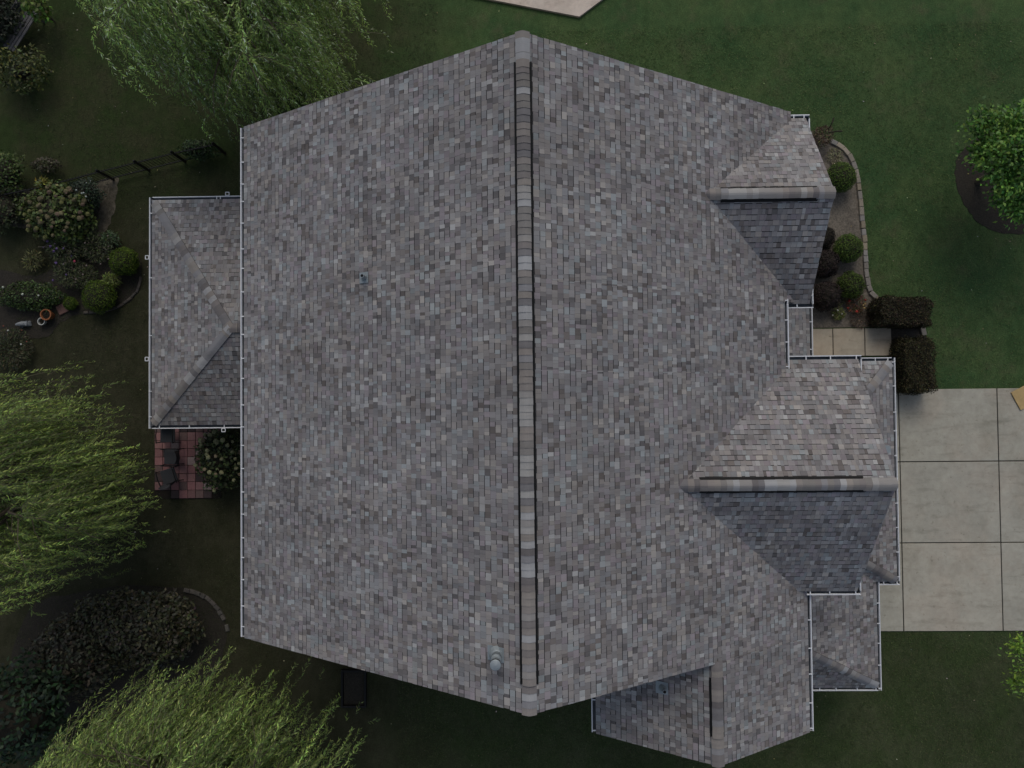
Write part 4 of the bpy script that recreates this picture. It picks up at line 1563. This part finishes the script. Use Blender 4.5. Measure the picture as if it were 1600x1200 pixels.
t = perennial(1286, 212, 0.42, 0.7, 420, 0.10, 0.04, [(0.07, 0.05, 0.028), (0.05, 0.05, 0.02), (0.06, 0.03, 0.022)], 'bronze spiky plant with two long shoots at the corner of the gable', grp=fb_)
b = MB()
for (u0, v0), (u1, v1) in (((1294, 203), (1303, 184)), ((1295, 208), (1316, 205))):
    a, e = np.array(at(u0, v0, 0.6)), np.array(at(u1, v1, 0.8))
    b.tube([a, (a + e) / 2 + np.array((0, 0, .08)), e], 0.02, 0.03, n=5)
b.build('shoot', material('bronze_shoot', (0.03, 0.026, 0.016), 0.8), t)

# fallen sticks
for (u0, v0, u1, v1, lab) in ((15, 338, 40, 328, 'bare pale stick left of the tan hydrangea'), (60, 386, 80, 388, 'short dead branch on the lawn near the violet flowers')):
    b = MB()
    a, e = np.array(at(u0, v0, 0.1)), np.array(at(u1, v1, 0.12))
    m_ = (a + e) / 2 + np.array((0, 0.03, 0.03))
    b.tube([a, m_, e], 0.022, 0.012, n=6)
    b.tube([m_, m_ + (e - a) * 0.3 + np.array((0.0, 0.12, 0.02))], 0.010, 0.005, n=5)
    tag(b.build('fallen_branch', M['bark_pale']), lab, 'branch')


# ------------------------------------------------------------------ trees
def broad_tree(name, cx, cy, zc, R, h, n, L, Wd, pal, label, cat='tree', grp=None, extra=()):
    t = empty(name, (cx, cy, 0))
    tag(t, label, cat, grp)
    b = MB()
    b.tube([(cx, cy, -0.05), (cx + 0.04, cy, zc * 0.4), (cx - 0.03, cy + 0.03, zc * 0.7)], 0.11, 0.07, n=8)
    tips = []
    for k in range(26):
        a = k * 2.399
        el = rng.uniform(-0.2, 1.2)
        rr = R * rng.uniform(0.5, 0.93)
        tip = np.array((cx + rr * math.cos(a) * math.cos(el), cy + rr * math.sin(a) * math.cos(el), zc + h * 0.5 * math.sin(el) * rng.uniform(0.7, 1.05)))
        tips.append(tip)
    for e in extra:
        tips.append(np.array(e))
    for tip in tips:
        st = np.array((cx, cy, zc * 0.55))
        b.tube([st, st * 0.5 + tip * 0.5 + np.array((0, 0, 0.12)), tip], 0.035, 0.010, n=5)
    b.build('trunk', M['bark'], t)
    Ps, Ds, Ns = [], [], []
    per = n // len(tips)
    for tip in tips:
        ax = tip - np.array((cx, cy, zc * 0.8))
        ax /= np.linalg.norm(ax)
        s = rng.normal(0, 1, (per, 3)) * np.array((0.27, 0.27, 0.17)) * R * 0.55
        P = tip + s
        D = ax * 0.8 + rand_dirs(per) * 0.8
        N = np.array((0, 0, 1.0)) + rand_dirs(per) * 0.65
        Ps.append(P), Ds.append(D), Ns.append(N)
    P, D, N = np.vstack(Ps), np.vstack(Ds), np.vstack(Ns)
    base = np.repeat(np.exp(rng.normal(0, 0.16, len(tips))), per)[:, None]
    o = leaf_mesh('crown', P, D, N, L * rng.uniform(0.7, 1.2, len(P)), Wd * rng.uniform(0.7, 1.2, len(P)), jitter_cols(len(P), pal, var=0.28, gain=2.6) * base, t, M['leaf'])
    o['kind'] = 'stuff'
    return t


c = at(1606, 248, 2.6)
broad_tree('broadleaf_tree', c[0] + 0.1, c[1] + 0.1, 2.5, 1.75, 2.6, 15000, 0.15, 0.085, [(0.040, 0.092, 0.018), (0.055, 0.115, 0.022), (0.028, 0.066, 0.016), (0.08, 0.14, 0.024)],
           'bright green round tree over a ring of black mulch at the right edge')
e1, e2 = at(1597, 1011, 3.0), at(1595, 1066, 3.0)
broad_tree('broadleaf_tree', 18.1, -8.3, 3.0, 1.2, 1.9, 3200, 0.14, 0.06, [(0.09, 0.14, 0.018), (0.07, 0.12, 0.016), (0.05, 0.09, 0.016)],
           'yellow green tree whose leaf tips just enter at the right edge below the driveway', extra=(e1, e1, e2, e2))


def willow(cx, cy, H, R, label, pal, wts, seed, n_str=1000, wind=(0, 0), low=(0.7, 2.6), skip=None):
    r = random.Random(seed)
    t = empty('willow_tree', (cx, cy, 0))
    tag(t, label, 'tree', 'weeping willows around the back garden')
    fork = np.array((cx + r.uniform(-.2, .2), cy + r.uniform(-.2, .2), 2.4))
    b = MB()
    b.tube([(cx, cy, -0.05), (cx + .05, cy, 1.2), fork], 0.32, 0.24, n=10)
    b.build('trunk', M['bark'], t)
    b = MB()
    starts, outs = [], []
    nl = 15
    for k in range(nl):
        a = k * 2.399 + r.uniform(-.3, .3)
        rr = R * (0.35 + 0.6 * r.random()) if k % 3 else R * r.uniform(0.1, 0.45)
        zt = H * r.uniform(0.72, 1.0) - 0.25 * H * (rr / R) ** 2
        d = np.array((math.cos(a), math.sin(a), 0))
        for attempt in range(6):
            pts = []
            for i in range(8):
                s = i / 7
                pts.append(fork + d * rr * s ** 1.15 + np.array((0, 0, (zt - fork[2]) * (1 - (1 - s) ** 2))) + np.array((r.uniform(-.1, .1), r.uniform(-.1, .1), 0)) * s)
            if not (skip and (skip(pts[-1]) or skip(pts[-2]))):
                break
            rr *= 0.78                          # boughs kept short on the side of the house
        b.tube(pts, 0.075, 0.018, n=6)
        for j in range(9):
            s = 0.12 + 0.88 * j / 8
            i = min(6, int(s * 7))
            p = pts[i] + (pts[i + 1] - pts[i]) * (s * 7 - i)
            a2 = a + r.uniform(-1.3, 1.3)
            l2 = R * r.uniform(0.15, 0.42)
            q = p + np.array((math.cos(a2) * l2, math.sin(a2) * l2, r.uniform(-.1, 0.55)))
            m_ = (p + q) / 2 + np.array((0, 0, 0.15))
            b.tube([p, m_, q], 0.015, 0.006, n=4)
            for u_ in range(22):
                s2 = 0.05 + 0.95 * u_ / 21
                pp = p + (q - p) * s2 + np.array((0, 0, 0.30 * s2 * (1 - s2))) + rng.normal(0, 0.06, 3)
                a3 = a2 + r.uniform(-1.2, 1.2)
                starts.append(pp)
                outs.append((math.cos(a3), math.sin(a3), 0))
                if u_ % 2:                       # side shoots hanging lower down
                    a3 = a2 + r.uniform(-1.6, 1.6)
                    starts.append(pp + np.array((math.cos(a3) * r.uniform(0.2, 0.7), math.sin(a3) * r.uniform(0.2, 0.7), -min(r.uniform(0.5, 4.0), max(0.2, pp[2] - 2.2)))))
                    outs.append((math.cos(a3), math.sin(a3), 0))
    b.build('branch', M['bark'], t)
    idx = rng.permutation(len(starts))[:n_str] if len(starts) > n_str else np.arange(len(starts))
    P, D, N, Lh, cols = [], [], [], [], []
    tw = MB()
    w = np.array((*wind, 0.0))
    for i in idx:
        s0 = starts[i]
        if skip and skip(s0):
            continue
        o = np.array(outs[i]) * rng.uniform(0.3, 1.1)
        ln = max(0.4, min(s0[2] - rng.uniform(*low), rng.uniform(0.7, 4.2)))
        m = int(ln / 0.05)
        s = np.linspace(0.02, ln, m)
        ph = rng.uniform(0, 6.28, 2)
        amp = rng.uniform(0.02, 0.10)
        X = s0[None] + o[None] * (1 - np.exp(-s / 0.7))[:, None] * 0.75
        X = X + np.column_stack([amp * np.sin(s * 1.9 + ph[0]), amp * np.sin(s * 1.6 + ph[1]), -(s - 0.55 * (1 - np.exp(-s / 0.5)))])
        X = X + w * (s ** 1.5 * 0.05)[:, None]
        T = np.gradient(X, axis=0)
        T /= np.linalg.norm(T, axis=1, keepdims=True)
        side = rand_dirs(m)
        side -= T * (side * T).sum(1, keepdims=True)
        side /= np.linalg.norm(side, axis=1, keepdims=True)
        P.append(X)
        side[:, 2] *= 0.6
        D.append(T * 0.75 + side * rng.uniform(0.4, 1.1, (m, 1)))
        N.append(side * 0.5 + np.array((0, 0, 1.0)) + rand_dirs(m) * 0.35)
        tone = math.exp(rng.normal(0, 0.40))
        cols.append(jitter_cols(m, pal, wts, 0.16, 2.4) * tone)
        Lh.append(rng.uniform(0.09, 0.155, m))
        k = max(3, m // 18)
        sel = np.linspace(0, m - 1, k).astype(int)
        tw.tube([X[j] for j in sel], 0.006, 0.003, n=3, cap=False)
    P, D, N, cols, Lh = np.vstack(P), np.vstack(D), np.vstack(N), np.vstack(cols), np.concatenate(Lh)
    o = leaf_mesh('crown', P, D, N, Lh, 0.026, cols, t, M['willow_leaf'], fold=0.06)
    o['kind'] = 'stuff'
    o = tw.build('hanging_twigs', M['bark_pale'], t)
    o['kind'] = 'stuff'
    return t


YG = [(0.104, 0.142, 0.034), (0.076, 0.118, 0.030), (0.055, 0.084, 0.025), (0.14, 0.165, 0.056)]
SG = [(0.092, 0.142, 0.038), (0.115, 0.160, 0.042), (0.066, 0.104, 0.032), (0.24, 0.28, 0.19)]


def clear_of_house(p):
    return (-7.9 < p[0] < 1 and -6.5 < p[1] < 7.75) or (-12.0 < p[0] < -7 and -1.0 < p[1] < 6.6)


willow(-8.0, 11.4, 8.8, 4.4, 'large silvery green weeping willow above the top left corner of the roof', SG, [0.36, 0.3, 0.24, 0.10], 21, 3100, (0.1, -0.1), (0.6, 3.0), lambda p: clear_of_house(p) or (p[1] < 8.6 - 0.12 * (p[0] + 7) and p[0] < -6.5))
willow(-14.6, -2.2, 8.4, 3.7, 'weeping willow spreading in from the left edge beside the red patio', [(0.10, 0.132, 0.028), (0.075, 0.112, 0.028), (0.055, 0.082, 0.024), (0.13, 0.16, 0.045)],
       [0.35, 0.3, 0.25, 0.1], 22, 2300, (0.1, 0.1), (0.8, 3.0), lambda p: clear_of_house(p) or p[0] > -11.75 + 0.12 * (p[1] + 2))
willow(-9.9, -10.6, 8.2, 3.9, 'yellow green weeping willow below the bottom left corner of the roof', YG, [0.36, 0.3, 0.22, 0.12], 23, 2500, (0.1, 0.1), (0.8, 3.0), clear_of_house)

# ------------------------------------------------------------------ grass blades standing on the lawn
def smooth_noise(x, y, sc, seed):
    q = np.random.default_rng(seed)
    out = np.zeros_like(x)
    for k in range(7):
        a = q.uniform(0, 6.283)
        f = sc * q.uniform(0.6, 1.9)
        out += np.sin((x * math.cos(a) + y * math.sin(a)) * f + q.uniform(0, 6.283))
    return out / 3.7


def grass(n, box, keepf, pal, wts, name='grass'):
    x = rng.uniform(box[0], box[1], n)
    y = rng.uniform(box[2], box[3], n)
    dens = 0.62 + 0.30 * smooth_noise(x, y, 1.4, 3) + 0.2 * smooth_noise(x, y, 5.0, 4)
    k = keepf(x, y) & (rng.uniform(0, 1, n) < dens)
    x, y = x[k], y[k]
    n = len(x)
    P = np.column_stack([x, y, np.full(n, 0.004)])
    a = rng.uniform(0, 6.283, n)
    D = np.column_stack([np.cos(a), np.sin(a), rng.uniform(0.15, 0.9, n)])
    N = np.column_stack([rng.normal(0, .3, (n, 2)), np.ones(n)])
    tone = np.exp(0.16 * smooth_noise(x, y, 0.9, 8) + 0.12 * smooth_noise(x, y, 3.0, 9))[:, None]
    return leaf_mesh(name, P, D, N, rng.uniform(0.05, 0.11, n), rng.uniform(0.007, 0.014, n), jitter_cols(n, pal, wts, 0.22, 1.0) * tone, None, M['leaf_matte'])


def on_front(x, y):
    k = ~((x > 8.8) & (y > -7.92) & (y < 0.27))
    k &= ~((x < 8.0) & (y < 7.3))
    bx = np.interp(y, [p[1] for p in ge[::-1]], [p[0] for p in ge[::-1]])
    k &= ~((y > 2.3) & (y < ge[0][1] + 0.1) & (x < bx + 0.08))
    k &= ~((y <= ge[-1][1]) & (y > 0.2) & (x < 13.9))
    cx_, cy_, _ = at(1583, 282)
    k &= ~(((x - cx_) / 1.98) ** 2 + ((y - cy_) / 1.88) ** 2 < 1)
    k &= y < 12.9
    return k


o = grass(190000, (-1, 17.6, 0.2, 14.2), on_front, [(0.058, 0.106, 0.034), (0.086, 0.132, 0.045), (0.108, 0.124, 0.056), (0.040, 0.074, 0.025)], [0.4, 0.3, 0.12, 0.18])
tag(o, 'short green grass of the front lawn', 'grass', kind='stuff')
o = grass(110000, (-4.5, 17.6, -13.2, -7.86), lambda x, y: (y < -7.93) | (x < 9) & (y < -6.3), [(0.052, 0.078, 0.027), (0.076, 0.092, 0.040), (0.088, 0.092, 0.052), (0.038, 0.058, 0.022)], [0.4, 0.28, 0.14, 0.18])
tag(o, 'thin olive grass below the driveway', 'grass', kind='stuff')
o = grass(150000, (-17.8, -3, -9.5, 14.0), lambda x, y: (x < -7.2) | (y > 7.6), [(0.034, 0.044, 0.018), (0.046, 0.052, 0.024), (0.056, 0.050, 0.032), (0.026, 0.034, 0.014)], [0.35, 0.25, 0.2, 0.2])  # blade colours carry the same painted shade as the ground here
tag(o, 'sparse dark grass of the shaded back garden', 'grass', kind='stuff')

# ------------------------------------------------------------------ fallen leaves
n = 620
P = np.column_stack([rng.uniform(-17.5, 17.5, n), rng.uniform(-13.5, 14.5, n), np.full(n, 0.03)])
keep = ~((P[:, 0] > -7.2) & (P[:, 0] < 11) & (P[:, 1] > -8.5) & (P[:, 1] < 7.3))
keep &= ~((P[:, 0] > 9) & (P[:, 1] > -7.9) & (P[:, 1] < 0.3) & (rng.uniform(0, 1, n) < 0.95))
P = P[keep]
n = len(P)
D = np.column_stack([rng.normal(size=(n, 2)), rng.normal(0.1, 0.1, n)])
N = np.column_stack([rng.normal(0, .3, (n, 2)), np.ones(n)])
o = leaf_mesh('fallen_leaves', P, D, N, rng.uniform(0.03, 0.075, n), rng.uniform(0.02, 0.04, n),
              jitter_cols(n, [(0.20, 0.19, 0.12), (0.30, 0.30, 0.25), (0.10, 0.08, 0.04), (0.15, 0.16, 0.07)], var=0.35), None, M['leaf_matte'])
tag(o, 'pale fallen leaves scattered over the lawns', 'leaves', kind='stuff')
